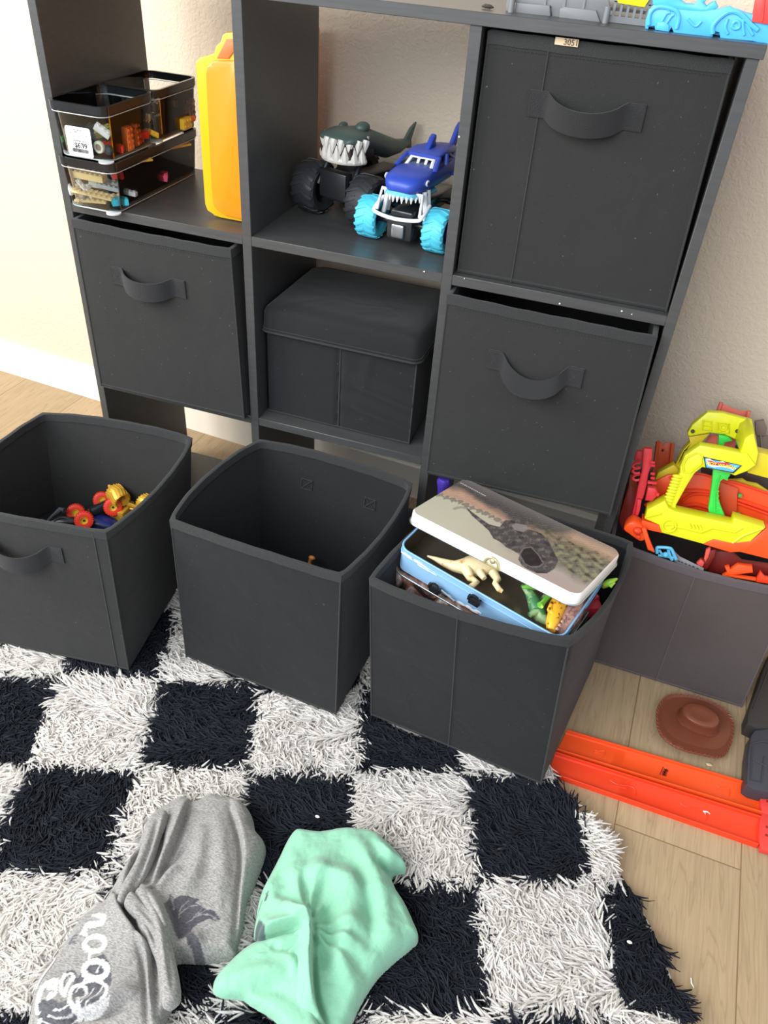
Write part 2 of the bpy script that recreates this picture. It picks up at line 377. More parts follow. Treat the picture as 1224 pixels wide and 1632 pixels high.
# ================================================================== FABRIC BINS
BLK = fabric_mat('black_nonwoven_glare_lifted', '242423', weave=700, bump=.5, wr=.35, lint=.22)  # tone lifted to paint in glare over shelf bins and far left bin
BLK2 = fabric_mat('black_canvas_shade_toned', '151618', weave=1100, bump=.35, wr=.35, lint=.12)  # darker copy for lower bins: shade put into the fabric colour
HEM = fabric_mat('black_hem_fabric', '2b2c2c', weave=700, bump=.8, wr=.1)
WEB = fabric_mat('black_webbing', '242425', weave=900, bump=.9, wr=.1)
LIN = fabric_mat('black_bin_lining', '18181a', weave=500, bump=.3, wr=.35)
GRY = fabric_mat('grey_bin_fabric', '524a48', weave=900, bump=.25, wr=.3)
GRH = fabric_mat('grey_bin_hem_fabric', '5c5558', weave=900, bump=.5, wr=.1)
def bin_(label, bot, top, bow=(.004, .012, .012, .012), handle=None, crease=None, m=BLK, hem=HEM, group='black fabric storage bins', back_stitch=False, wall=.0035, seam=False, sink=0.0, sides=(1, 1, 1, 1)):
    """bot/top: corners FL, FR, BR, BL. bow per side front,right,back,left (outward at the rim)"""
    B = [Vector(p) for p in bot]; Tp = [Vector(p) for p in top]
    c = sum(B, Vector())/4; t = thing('fabric_bin', label, 'storage bin', c, group=group)
    def side(k, u, v, off=0):
        b0, b1 = B[k], B[(k+1) % 4]; t0, t1 = Tp[k], Tp[(k+1) % 4]
        p = (b0*(1-u)+b1*u)*(1-v)+(t0*(1-u)+t1*u)*v
        d = (b1-b0); n = Vector((d.y, -d.x, 0)).normalized()
        w = 4*u*(1-u); ww = w**.8
        p = p+n*(bow[k]*ww*(v**1.6)-off)
        p.z -= sink*w*v**6
        ed = .008   # soft vertical corners
        return p
    def off_corner(k, v, off):
        return None
    mb = MB(); N = 20; V = 14
    # outer skin as ring of 4N points per level
    def ringpt(i, v, inner):
        k = (i//N) % 4; u = (i % N)/N
        p = side(k, u, v)
        if inner:
            cc = (sum(B, Vector())/4)*(1-v)+(sum(Tp, Vector())/4)*v
            # inset towards centre along both side normals
            q = Vector(p); dk = (B[(k+1) % 4]-B[k]); n = Vector((dk.y, -dk.x, 0)).normalized(); q -= n*inner
            if i % N == 0:
                dj = (B[k]-B[(k-1) % 4]); nj = Vector((dj.y, -dj.x, 0)).normalized(); q -= nj*inner
            return q
        return p
    outer = [[mb.bm.verts.new(ringpt(i, j/V, 0)) for i in range(4*N)] for j in range(V+1)]
    inner = [[mb.bm.verts.new(ringpt(i, max(j/V, .03), wall)) for i in range(4*N)] for j in range(V+1)]
    M4 = 4*N
    for j in range(V):
        for i in range(M4):
            a, b = i, (i+1) % M4
            mb.bm.faces.new((outer[j][a], outer[j][b], outer[j+1][b], outer[j+1][a]))
            mb.bm.faces.new((inner[j][b], inner[j][a], inner[j+1][a], inner[j+1][b]))
    for i in range(M4):
        a, b = i, (i+1) % M4; mb.bm.faces.new((outer[V][a], outer[V][b], inner[V][b], inner[V][a]))
    mb.bm.faces.new(list(reversed(outer[0]))); mb.bm.faces.new(inner[0])
    part('body', mb, m, t, 50)
    # rim binding
    mb = MB(); hh = .013/max(.01, (Tp[0]-B[0]).length)
    prof = [(1-hh, -.0012), (1.0, -.0014), (1.004, .0012), (1.0, wall+.0014), (1-hh, wall+.0012)]
    rings = []
    for v, o in prof:
        row = []
        for i in range(M4):
            k = (i//N) % 4; q = ringpt(i, v, 0); dk = (B[(k+1) % 4]-B[k]); n = Vector((dk.y, -dk.x, 0)).normalized(); q = q-n*o
            if i % N == 0:
                dj = (B[k]-B[(k-1) % 4]); nj = Vector((dj.y, -dj.x, 0)).normalized(); q -= nj*o
            q.z += .0004*math.sin(i*1.7)+.0003*math.sin(i*.61)
            row.append(mb.bm.verts.new(q))
        rings.append(row)
    for r in range(len(prof)):
        a_, b_ = rings[r], rings[(r+1) % len(prof)]
        for i in range(M4): mb.bm.faces.new((a_[i], a_[(i+1) % M4], b_[(i+1) % M4], b_[i]))
    part('hem', mb, hem, t, 50)
    # piping down the front corners and along the bottom of the front
    mb = MB()
    for k in (0, 1): mb.tube([side(0, k, j/12)-Vector((0, 0, 0)) for j in range(13)], .0014, 6)
    mb.tube([side(0, i/14, .012) for i in range(15)], .0014, 6)
    part('piping', mb, hem, t)
    if crease is not None:
        mb = MB(); mb.tube([side(0, crease, j/14, -.0004) for j in range(15)], [.0012]*15, 5); part('fold_seam', mb, hem, t)
    if seam:
        mb = MB()
        for k in range(60):
            u0 = .03+.94*k/60; mb.tube([side(0, u0, 1-hh*1.25, -.0006), side(0, u0+.010, 1-hh*1.25, -.0006)], .0005, 4)
        part('stitching', mb, hem, t)
    def stitch_patch(mbs, O, rx, uz, n, w=.024, h=.026, fl=1):
        sq = [O+rx*(-w/2*.8)+uz*(-h/2*.82), O+rx*(w/2*.8)+uz*(-h/2*.82), O+rx*(w/2*.8)+uz*(h/2*.82), O+rx*(-w/2*.8)+uz*(h/2*.82)]
        sq = [p+n*.0018 for p in sq]
        for a, b in ((0, 1), (1, 2), (2, 3), (3, 0), (0, 2), (1, 3)): mbs.tube([sq[a], sq[b]], .0006, 4)
    if handle:
        uc, vc, half, bo, dr = handle[:5]; twist = handle[5] if len(handle) > 5 else 0
        O = side(0, uc, vc); e = .01
        rx = (side(0, uc+e, vc)-side(0, uc-e, vc)).normalized(); uz = (side(0, uc, vc+e)-side(0, uc, vc-e)).normalized(); n = rx.cross(uz).normalized()
        if n.y > 0: n = -n
        pw = .024; hw = .0145; mb = MB(); path = []; K = 26
        for i in range(K+1):
            s_ = i/K; x = -half+2*half*s_; inner_ = half-pw
            if abs(x) >= inner_: o_, d_, tl = .0012, 0, 0
            else:
                q = x/inner_; f = max(0., 1-q*q)**.62; o_ = .0012+bo*f; d_ = -dr*f; tl = twist*f
            path.append((O+rx*x+n*o_+uz*d_, uz*math.cos(tl)+n*math.sin(tl)))
        R = []
        for i, (p, up) in enumerate(path):
            tt_ = (path[min(i+1, K)][0]-path[max(i-1, 0)][0]).normalized(); nn = tt_.cross(up).normalized()
            R.append([p+up*hw+nn*.0009, p-up*hw+nn*.0009, p-up*hw-nn*.0009, p+up*hw-nn*.0009])
        mb.loft(R); ho = part('handle', mb, WEB, t, 60)
        for sg in (-1, 1):
            mb = MB(); stitch_patch(mb, O+rx*sg*(half-pw/2), rx, uz, n, h=.029); part('stitched_patch', mb, HEM, t)
    if back_stitch:
        mb = MB()
        for u in (.32, .75):
            O = side(2, 1-u, .77, wall+.0003); e = .01
            rx = (side(2, 1-u+e, .8)-side(2, 1-u-e, .8)).normalized(); uz = (side(2, 1-u, .81)-side(2, 1-u, .79)).normalized(); n = Vector((0, -1, 0))
            mb = MB(); stitch_patch(mb, O+n*-.0008, rx, uz, n, .024, .024)
            part('stitched_patch', mb, hem, t)
    return t, side
def V3(p, z=None): return Vector(p) if z is None else Vector((p[0], p[1], z))
# shelf bins
bin_('black fabric bin pulled forward from the left cube of the middle row',
     [(.024, -.018, Z2+.001), (.298, -.014, Z2+.001), (.296, .235, Z2+.001), (.022, .232, Z2+.001)],
     [(.017, -.008, .612), (.286, -.006, .612), (.287, .232, .612), (.018, .232, .612)],
     bow=(.004, .001, .0, .0), handle=(.455, .735, .066, .022, .008), seam=True)
tb_, sideT = bin_('black fabric bin filling the top cube at right, woven size tag at its rim',
     [(.627, .012, Z1+.001), (.909, .012, Z1+.001), (.907, .245, Z1+.001), (.628, .245, Z1+.001)],
     [(.628, .013, .9245), (.900, .014, .9245), (.900, .243, .9245), (.630, .243, .9245)],
     bow=(.002, .003, .0, .0), handle=(.462, .765, .068, .020, .012, .25), crease=.265, seam=True)
bin_('black fabric bin sticking out of the right middle cube, sagging strap handle',
     [(.628, -.039, Z2+.001), (.914, -.031, Z2+.001), (.908, .205, Z2+.001), (.628, .200, Z2+.001)],
     [(.6225, -.014, .612), (.905, -.019, .612), (.905, .215, .612), (.6235, .215, .612)],
     bow=(.003, .0, .0, .0), handle=(.475, .73, .068, .022, .022, -.9), seam=True)
# woven tag on the top bin
tagm = mat('tan_woven_tag', 'c9b494', .8); tagl = mat('tag_dark_print', '4a4038', .8)
p0 = sideT(0, .335, 1.0); 
mb = MB(); mb.box((0, 0, 0), (.0265, .0008, .0075), Matrix.Translation(p0+Vector((0, -.0035, -.0010)))); tg = part('size_tag', mb, tagm, tb_)
text_mesh('3051', .0085, Matrix.Translation(p0+Vector((.005, -.0042, -.0012))) @ Matrix.Rotation(PI/2, 4, 'X'), tagl, 'tag_lettering', tb_)
# floor bins
ZB = .026; ZR = .312
FR = atz(168, 848, ZR); BR = atz(305, 698, ZR); BL = atz(68, 658, ZR); FL = BL+(FR-BR)
d = Vector((math.cos(.124), math.sin(.124), 0)); nrm = Vector((-d.y, d.x, 0)); b1 = atz(205, 1068, ZB)
bin_('far left black fabric bin on the rug, holding trucks with red and gold wheels',
     [b1-d*.262, b1, b1+nrm*.255, b1-d*.262+nrm*.255], [FL, FR, BR, BL], bow=(.004, .018, .016, .012), handle=(.47, .80, .068, .026, .012), crease=.93)
FL, FR, BL, BR = atz(272, 829, ZR), atz(543, 917, ZR), atz(415, 701, ZR), atz(656, 770, ZR)
b0 = atz(297, 1047, ZB); b1 = atz(535, 1139, ZB); d = (b1-b0).normalized(); nrm = Vector((-d.y, d.x, 0))
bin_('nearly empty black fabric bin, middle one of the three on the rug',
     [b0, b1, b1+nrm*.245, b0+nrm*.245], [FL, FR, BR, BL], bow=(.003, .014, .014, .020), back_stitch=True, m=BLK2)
FL, FR, BR = atz(590, 921, ZR), atz(908, 1019, ZR), atz(1007, 864, ZR); BL = FL+(BR-FR)+Vector((.006, 0, 0))
b0 = atz(592, 1140, ZB); b1 = atz(862, 1250, ZB); b2 = Vector((.958, -.062, ZB)); b3 = Vector((.690, -.045, ZB))
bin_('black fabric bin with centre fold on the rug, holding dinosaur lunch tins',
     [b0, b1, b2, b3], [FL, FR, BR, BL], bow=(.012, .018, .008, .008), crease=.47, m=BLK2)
# grey bin
ZG = .252
bin_('grey fabric bin beside the shelf, crammed with orange and yellow racetrack toys',
     [Vector((.934, -.018, .001)), Vector((1.211, -.027, .001)), Vector((1.218, .235, .001)), Vector((.936, .238, .001))],
     [Vector((.930, .010, ZG)), Vector((1.205, -.002, ZG)), Vector((1.212, .228, ZG)), Vector((.936, .236, ZG))],
     bow=(.020, .004, .004, .001), crease=.49, m=GRY, hem=GRH, group=None)

# lidded cube
t = thing('lidded_storage_cube', 'black folding storage cube with a soft lid in the centre cube of the shelf', 'storage box', (.45, .12, Z2))
x0, x1, y0, y1, z0 = .324, .577, .030, .235, Z2+.001
mb = MB()
def cubeF(u, v):
    return Vector((x0+(x1-x0)*u, y0-.004*math.sin(PI*u)*0, z0+(.17)*v))
N = 24
def cube_front(u, v):
    x = x0+(x1-x0)*u; wr = 0
    r = max(0., u-.5)
    wr = .003*math.sin(v*26+u*9)*min(1, r*8)*math.exp(-((v-.35)/.35)**2)+.0035*math.exp(-((u-.62-.10*v)/.03)**2)*max(0, v-.3)
    seam = -.004*math.exp(-((u-.505)/.012)**2)
    return Vector((x, y0-wr-.003*math.sin(PI*u)-seam, z0+.168*v))
vs = mb.grid(cube_front, 48, 30)
mb.box(((x0+x1)/2, (y0+y1)/2+.004, z0+.084), (x1-x0-.001, y1-y0-.006, .167))
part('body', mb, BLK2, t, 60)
mb = MB()
for pth in ([(x0, y0-.002, z0+.002), (x1, y0-.002, z0+.002)], [(x0+(x1-x0)*.505, y0-.002, z0+.001), (x0+(x1-x0)*.505, y0-.001, z0+.165)], [(x1, y0-.001, z0), (x1, y0-.001, z0+.17)]): mb.tube(pth, .0013, 6)
part('piping', mb, HEM, t)
mb = MB()
lx0, lx1, ly0, ly1 = x0-.006, x1+.006, y0-.009, y1+.002
def sq(u, r=.02):
    """rounded rectangle point"""
    pts = []; 
    return pts
def rrect(x0, x1, y0, y1, r, n=6):
    o = []
    for cx, cy, a0 in ((x1-r, y0+r, -PI/2), (x1-r, y1-r, 0), (x0+r, y1-r, PI/2), (x0+r, y0+r, PI)):
        for i in range(n+1): a = a0+PI/2*i/n; o.append((cx+r*math.cos(a), cy+r*math.sin(a)))
    return o
lev = [(-.001, 0, .151), (0, 0, .160), (.001, .0, .183), (.004, 0, .192), (.010, 0, .1965), (.03, 0, .199), (.06, 0, .197)]
rings = []
for ins, _, z in lev:
    rings.append([Vector((x, y, z0+z+.003*math.sin(x*31+1)*(1 if z > .19 else .3)+(-.006*(y-ly0)/.2)-.006*max(0, (x-lx0-.15)))) for x, y in rrect(lx0+ins, lx1-ins, ly0+ins, ly1-ins, .014 if ins < .01 else .02)])
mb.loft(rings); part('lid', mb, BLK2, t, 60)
mb = MB(); mb.tube([r+Vector((0, 0, .002)) for r in rings[0]]+[rings[0][0]+Vector((0, 0, .002))], .0016, 6); mb.tube([r+Vector((0, -.0005, .008)) for r in rings[0]]+[rings[0][0]+Vector((0, 0, .008))], .0008, 6)
part('lid_hem', mb, HEM, t)

# ================================================================== YELLOW CARRY CASE (upper left cube)
YEL = mat('yellow_gloss_plastic', 'dba60c', .3, .5, coat=.2); AMB = mat('amber_plastic', 'dc860a', .28, .5, coat=.3); PEA = mat('peach_plastic', 'b8703c', .4)
t = thing('carry_case', 'bright yellow and orange plastic carry case standing upright beside the clear bins', 'carry case', (.26, .18, Z1))
yf = .046
def P(u, v, y=yf): return aty(u, v, y)
out = [(338, 341), (341, 344), (352, 348), (353, 353), (392, 361), (392, 50), (376, 50), (360, 52), (354, 55), (351, 66), (343, 74), (341, 84), (331, 88), (319, 91), (313, 96), (311, 103), (316, 175), (321, 250), (326, 325), (330, 336)]
pts = [P(*q) for q in out]
for p in pts: p.x = min(p.x, .3005); p.z = max(p.z, Z1+.001)
mb = MB(); mb.prism(pts, (0, .012, 0), .0025); part('front_rim', mb, YEL, t)
inn = [(345, 336), (358, 344), (392, 352), (392, 95), (372, 97), (338, 97), (329, 106), (327, 118), (331, 200), (336, 300), (339, 326)]
pts = [P(*q, y=yf-.006) for q in inn]
for p in pts: p.x = min(p.x, .3000); p.z = max(p.z, Z1+.003)
mb = MB(); mb.prism(pts, (0, .02, 0), .003); part('front_panel', mb, AMB, t)
mb = MB(); mb.prism([(x, yf+.013, z) for x, z in ((.228, Z1+.004), (.3, Z1+.004), (.3, .865), (.25, .855), (.228, .835))], (0, .245, 0), .006); part('shell', mb, AMB, t)
mb = MB(); mb.prism([(x, yf+.1, z) for x, z in ((.224, Z1+.002), (.236, Z1+.002), (.236, .842), (.224, .838))], (0, .01, 0), .001)
pts = [P(*q, y=yf-.002) for q in ((345, 93), (354, 75), (360, 63), (392, 62), (392, 78), (371, 84), (364, 94))]
for p in pts: p.x = min(p.x, .3002)
mb = MB(); mb.prism(pts, (0, .01, 0), .001); part('handle_recess', mb, PEA, t)

# ================================================================== CLEAR STACKED ORGANISERS
def clear_mat(name, tint):
    k = NT(name); t = k.t; b = k.b
    tr = k.n('ShaderNodeBsdfTransparent'); tr.inputs[0].default_value = tint
    gl = k.n('ShaderNodeBsdfGlossy'); gl.inputs['Roughness'].default_value = .06
    fr = k.n('ShaderNodeFresnel'); fr.inputs[0].default_value = 1.4
    mx = k.n('ShaderNodeMixShader'); k.l(fr.outputs[0], mx.inputs[0]); k.l(tr.outputs[0], mx.inputs[1]); k.l(gl.outputs[0], mx.inputs[2]); k.l(mx.outputs[0], k.o.inputs[0])
    return k.m
CLR = clear_mat('clear_acrylic', (.93, .95, .95, 1))
CEDGE = mat('acrylic_edge', 'd9dedd', .12, .8, alpha=.75)
RIMM = mat('smoked_black_plastic', '1d1e1f', .15, .6)
def organiser(label, x0, x1, y0, y1, z0, h, rim=True, taper=.004):
    t = thing('clear_organiser_bin', label, 'organiser bin', ((x0+x1)/2, (y0+y1)/2, z0), group='clear organisers on the shelf')
    mb = MB(); r = .016
    def ring(i, z, rr=None): return [Vector((x, y, z)) for x, y in rrect(x0+i, x1-i, y0+i, y1-i, rr or r, 6)]
    A = [ring(taper, z0+.0015), ring(taper*.5, z0+h*.5), ring(0, z0+h)]; Bn = [ring(.0018, z0+h, r-.0015), ring(taper+.0018, z0+.0035, r-.0015)]
    mb.loft(A+Bn)
    part('clear_body', mb, CLR, t, 60)
    mb = MB()   # bright edges of the acrylic
    q = ring(taper+.001, z0+.0018); mb.tube(q+[q[0]], .0012, 6)
    q = ring(.0, z0+h-.0125); mb.tube(q+[q[0]], .0006, 5)
    if not rim: 
        q = ring(0, z0+h); mb.tube(q+[q[0]], .001, 6)
    for cx, cy in ((x1-.012, y0+.006),): mb.cyl((cx, cy, z0+.0008), (0, 0, 1), .011, .0016, 20)
    part('clear_edge', mb, CEDGE, t, 60)
    if rim:
        mb = MB(); R = [ring(.0026, z0+h-.010, r-.002), ring(-.0012, z0+h-.010), ring(-.0014, z0+h+.001), ring(.0030, z0+h+.001, r-.002)]
        mb.loft(R, cap=False)
        RR = R
        for k in range(len(R[0])): pass
        part('dark_rim', mb, RIMM, t, 60)
    return t
ox0, ox1 = .0150, .1090
organiser('clear organiser bin under the pair with dark rims, long and full of loose bricks', ox0, ox1, -.018, .235, Z1+.0005, .071)
organiser('clear organiser bin with black rim and white price sticker, front one on top', ox0, ox1, -.018, .112, Z1+.0735, .073)
organiser('clear organiser bin with black rim, rear one on top against the wall side', ox0, ox1, .116, .244, Z1+.0735, .073)
# price sticker
WHT = mat('white_sticker_paper', 'f7f7f4', .5); INK = mat('black_print', '2c2c2e', .6)
ys = -.0195
org_front = [o for o in bpy.data.objects if o.name.startswith('clear_organiser_bin') and 'price' in o.get('label', '')][0]
q = [aty(u, v, ys) for u, v in ((103, 199.5), (143, 205.5), (149, 253), (110, 246))]
for p in q: pass
xx, zz = (q[0]+q[3])/2, None
sx0, sx1 = (q[0].x+q[3].x)/2, (q[1].x+q[2].x)/2; sz1, sz0 = (q[0].z+q[1].z)/2, (q[2].z+q[3].z)/2
mb = MB(); mb.prism([Vector((x, ys, z)) for x, z in rrect(sx0, sx1, sz0, sz1, .003, 3)], (0, .0006, 0)); part('price_sticker', mb, WHT, org_front)
sw, sh_ = sx1-sx0, sz1-sz0; TX = Matrix.Rotation(PI/2, 4, 'X')
def stx(body, fx, fz, size, bold=0): text_mesh(body, size, Matrix.Translation((sx0+sw*fx, ys-.0003, sz0+sh_*fz)) @ TX, INK, 'sticker_lettering', org_front, .0001, bold)
stx('$6.99', .55, .37, .0092, .0002); stx('COMPARABLE VALUE', .5, .53, .0026); stx('OUR PRICE', .56, .465, .0018)
stx('41  18412  0208  7895', .46, .90, .0019); stx('0  10068  1     54', .47, .83, .0019); stx('04 00', .17, .77, .0019); stx('2021', .85, .73, .0019)
mb = MB(); x = sx0+sw*.18; rb = random.Random(3)
while x < sx0+sw*.82:
    wd = rb.choice((.0003, .0005, .0008)); mb.box((x+wd/2, ys-.0002, sz0+sh_*.2), (wd, .0002, sh_*.13)); x += wd+rb.choice((.0003, .0005))
part('barcode', mb, INK, org_front)

# bricks in the organisers
def brick_mb(nx, ny, h=.0096, M=None):
    mb = MB(); P8 = .008
    mb.box((0, 0, h/2), (nx*P8-.0002, ny*P8-.0002, h), M, bev=.0003, seg=1)
    for i in range(nx):
        for j in range(ny):
            c = Vector(((i-(nx-1)/2)*P8, (j-(ny-1)/2)*P8, h+.0008)); mb.cyl(c, (0, 0, 1), .0024, .0017, 12, M=M)
    return mb
BC = {'red': 'c8281c', 'brick orange': 'd46a2a', 'tan': 'd8bd86', 'yellow': 'd9b83a', 'teal': '35b3c4', 'green': '2f8a3e', 'white': 'e8e6df', 'dark grey': '3a3c3e', 'brown': '7a4a2a', 'olive': '8a8a4a', 'black': '1c1d1f', 'light grey': '9a9c9c', 'pink': 'd9587a'}
def bm_(c): return mat('brick_'+c.replace(' ', '_'), BC[c], .3, .5)
ZA, ZC = Z1+.0785, Z1+.006
def put_brick(color, nx, ny, x, y, z, rot, h, where):
    M = Matrix.Translation((x, y, z)) @ Euler(rot).to_matrix().to_4x4()
    mb = brick_mb(nx, ny, h, M)
    o = single('toy_brick', mb, bm_(color), f'{color} toy brick {where}', 'toy brick', 'loose toy bricks in the organisers'); return o
fr_, rr_, lo_ = 'in the front top organiser', 'in the rear top organiser', 'in the lower organiser'
put_brick('brick orange', 4, 2, .097, .040, ZA+.017, (0, PI/2, .1), .0096, fr_+', standing on end behind the clear side')
put_brick('brick orange', 4, 3, .094, .068, ZA+.018, (0, PI/2, .15), .0096, fr_+', tall panel near its rear')
put_brick('red', 4, 2, .090, .018, ZA+.003, (.1, 0, .4), .0096, fr_+', lying on its base')
put_brick('red', 6, 2, .080, .050, ZA+.003, (0, 0, 1.1), .0032, fr_+', thin plate on its base')
put_brick('yellow', 6, 1, .098, .092, ZA+.018, (.9, .5, 1.0), .0032, fr_+', tilted thin plate')
put_brick('tan', 2, 2, .092, .100, ZA+.028, (.5, .4, .6), .0096, fr_+', high in its rear corner')
put_brick('brown', 4, 2, .070, .075, ZA+.030, (.2, .3, .9), .0096, fr_+', on top of the pile')
put_brick('olive', 4, 2, .075, .030, ZA+.022, (.3, -.2, .5), .0096, fr_+', leaning in the middle')
put_brick('light grey', 3, 2, .034, .004, ZA+.018, (.6, .2, .2), .0096, fr_+', left of the price sticker')
put_brick('green', 3, 1, .033, -.003, ZA+.009, (.3, .2, 0), .0096, fr_+', low at the left edge')
put_brick('dark grey', 6, 4, .052, .045, ZA+.012, (.1, .1, .2), .0096, fr_+', at the bottom of the pile')
put_brick('dark grey', 4, 4, .092, .145, ZA+.014, (.1, PI/2, .1), .0096, rr_+', standing against the clear side')
put_brick('dark grey', 6, 4, .070, .190, ZA+.024, (.1, .1, .2), .0096, rr_+', top of the heap')
put_brick('black', 6, 4, .070, .215, ZA+.006, (0, 0, 0), .0096, rr_+', on its base')
put_brick('yellow', 3, 2, .104, .195, ZA+.009, (PI/2, 0, PI/2), .0096, rr_+', facing the clear side')
put_brick('brick orange', 2, 1, .104, .212, ZA+.012, (PI/2, 0, PI/2), .0096, rr_+', right beside the yellow one')
put_brick('red', 5, 2, .040, .150, ZA+.006, (0, 0, .4), .0096, rr_+', lying in the left half')
put_brick('teal', 3, 2, .096, .008, ZC+.002, (0, 0, .75), .0096, lo_+', at its front right corner')
put_brick('tan', 8, 1, .072, .010, ZC+.008, (0, -.12, .25), .0034, lo_+', long thin plate at the front')
put_brick('tan', 6, 2, .052, .000, ZC+.003, (.2, 0, .3), .0032, lo_+', flat near the front left')
put_brick('white', 4, 1, .045, -.004, ZC+.02, (.3, .9, .3), .0032, lo_+', slanting behind the front wall')
put_brick('white', 6, 2, .055, .035, ZC+.014, (.1, .1, .5), .0096, lo_+', pale block in the heap')
put_brick('tan', 6, 2, .045, .015, ZC+.030, (.1, .05, .1), .0096, lo_+', just under the top bin')
put_brick('yellow', 8, 1, .100, .055, ZC+.052, (0, .1, 1.3), .0032, lo_+', high against the clear side')
put_brick('yellow', 8, 2, .100, .175, ZC+.048, (0, .1, 1.5), .0032, lo_+', high at the far end')
put_brick('red', 2, 2, .098, .012, ZC+.040, (0, 0, .3), .0096, lo_+', high at the front right corner')
put_brick('dark grey', 8, 4, .075, .120, ZC+.004, (0, 0, 1.5), .0096, lo_+', dark slab on its base')
put_brick('olive', 6, 3, .085, .100, ZC+.022, (.2, 0, 1.3), .0096, lo_+', drab block in the middle')
put_brick('pink', 2, 2, .100, .125, ZC+.010, (.2, .1, .5), .0096, lo_+', lying at the clear side')
put_brick('light grey', 8, 1, .085, .020, ZC+.016, (0, .1, .1), .0060, lo_+', striped bar above the teal brick')
put_brick('red', 4, 2, .096, .075, ZA+.010, (.2, .1, 1.4), .0096, fr_+', low at the rear of its clear side')
put_brick('dark grey', 4, 2, .085, .060, ZA+.036, (.3, .2, .4), .0096, fr_+', on top of the tall orange panel')
put_brick('black', 4, 3, .060, .095, ZA+.026, (.2, .4, .2), .0096, fr_+', at its far back corner')
put_brick('white', 3, 1, .086, .002, ZA+.030, (.4, .6, .3), .0096, fr_+', high behind its front right corner')
put_brick('dark grey', 6, 3, .085, .165, ZA+.036, (.15, -.1, .9), .0096, rr_+', uppermost one')
put_brick('brown', 4, 3, .095, .225, ZA+.022, (.2, PI/2, .2), .0096, rr_+', standing at the far end')
put_brick('tan', 8, 2, .060, -.004, ZC+.014, (.15, .1, .15), .0032, lo_+', pale strip right behind the front wall')
put_brick('white', 4, 2, .030, .004, ZC+.010, (.3, .1, .8), .0096, lo_+', at its front left corner')
put_brick('light grey', 4, 2, .078, .045, ZC+.030, (.3, .2, .9), .0096, lo_+', above the striped bar')
put_brick('dark grey', 6, 3, .088, .200, ZC+.022, (.2, .1, 1.4), .0096, lo_+', beyond the far tyre')
put_brick('red', 3, 1, .101, .118, ZC+.012, (.1, .1, 1.2), .0060, lo_+', small bar beside the pink brick')
def toy_wheel(x, y, z, rot, r, label, grp='loose toy wheels in the organisers', tire='22211f', hub='cfcbbd'):
    t = thing('wheel_toy', label, 'toy wheel', (x, y, z), rot, grp)
    mb = MB(); mb.lathe([(r*.55, -r*.3), (r*.92, -r*.34), (r, -r*.22), (r, r*.22), (r*.92, r*.34), (r*.55, r*.3)], 24, closed=True); part('tyre', mb, mat('tyre_'+tire, tire, .7), t, world=False)
    mb = MB(); mb.cyl((0, 0, 0), (0, 0, 1), r*.58, r*.4, 18)
    for k in range(5): a = k*2*PI/5; mb.cyl((r*.3*math.cos(a), r*.3*math.sin(a), 0), (0, 0, 1), r*.09, r*.52, 8)
    part('hub', mb, mat('hub_'+hub, hub, .4), t, world=False)
toy_wheel(.0865, -.009, ZA+.0135, (PI/2, 0, 0), .0085, 'cream round toy disc at the front right of the top organiser', tire='d9d2bf', hub='8a7a68')
toy_wheel(.098, -.003, ZA+.010, (PI/2, 0, .5), .007, 'dark toy wheel beside the cream disc in the top organiser', tire='30343a', hub='505860')
toy_wheel(.040, -.007, ZC+.012, (PI/2, 0, .1), .0085, 'grey toy wheel at the lower left of the bottom organiser', tire='55575a', hub='a8a89e')
toy_wheel(.101, .036, ZC+.012, (PI/2, 0, .9), .008, 'dark toy wheel with pale hub behind the teal brick')
toy_wheel(.095, .080, ZC+.022, (PI/2, 0, 1.4), .019, 'big black toy tyre in the middle of the bottom organiser', tire='1b1b1c', hub='2c2c2e')
toy_wheel(.095, .160, ZC+.026, (PI/2, 0, 1.4), .019, 'big black toy tyre at the far end of the bottom organiser', tire='1b1b1c', hub='2c2c2e')

# ================================================================== MONSTER TRUCKS
def M_up(a): return (math.cos(a), math.sin(a), 0)
def wheel_parts(t, c, r, wdt, tire_m, hub_m, side=1, lugs=20, M=None, axis='x', name='wheel', hk=1.):
    """chevron-tread wheel, axis along local x"""
    M0 = (M or Matrix.Identity(4)) @ Matrix.Translation(c) @ Matrix.Rotation(PI/2, 4, 'Y')
    mb = MB(); h = wdt/2
    mb.lathe([(r*.55*hk, -h*.86), (r*.80, -h), (r*.93, -h*.82), (r*.965, -h*.4), (r*.965, h*.4), (r*.93, h*.82), (r*.80, h), (r*.55*hk, h*.86), (r*.52*hk, 0)], 40, M0, closed=True)
    for k in range(lugs):
        for sg in (-1, 1):
            a = 2*PI*k/lugs
            pts = []
            for f in (0, .35, .7, .97):
                aa = a+f*.26; rr = r*(.965 if f < .8 else .90)
                pts.append(Vector((rr*math.cos(aa), rr*math.sin(aa), sg*f*h)))
            mb.tube(pts, [r*.085, r*.095, r*.095, r*.075], 6, M0, flat=(.42, 1), up=M_up(a))
    w_ = part(name, mb, tire_m, t, 35, world=False)
    R_h = r*hk; mb = MB(); mb.lathe([(0.0001, side*h*.30), (R_h*.16, side*h*.36), (R_h*.20, side*h*.30), (R_h*.44, side*h*.42), (R_h*.52, side*h*.86), (R_h*.56, side*h*.86), (R_h*.56, -side*h*.3), (.0001, -side*h*.3)], 28, M0)
    for k in range(6):
        a = k*PI/3; mb.box((R_h*.33*math.cos(a), R_h*.33*math.sin(a), side*h*.40), (R_h*.09, R_h*.09, R_h*.10), M0)
    hb = part('hub', mb, hub_m, t, 35, world=False); hb.parent = w_
    return w_
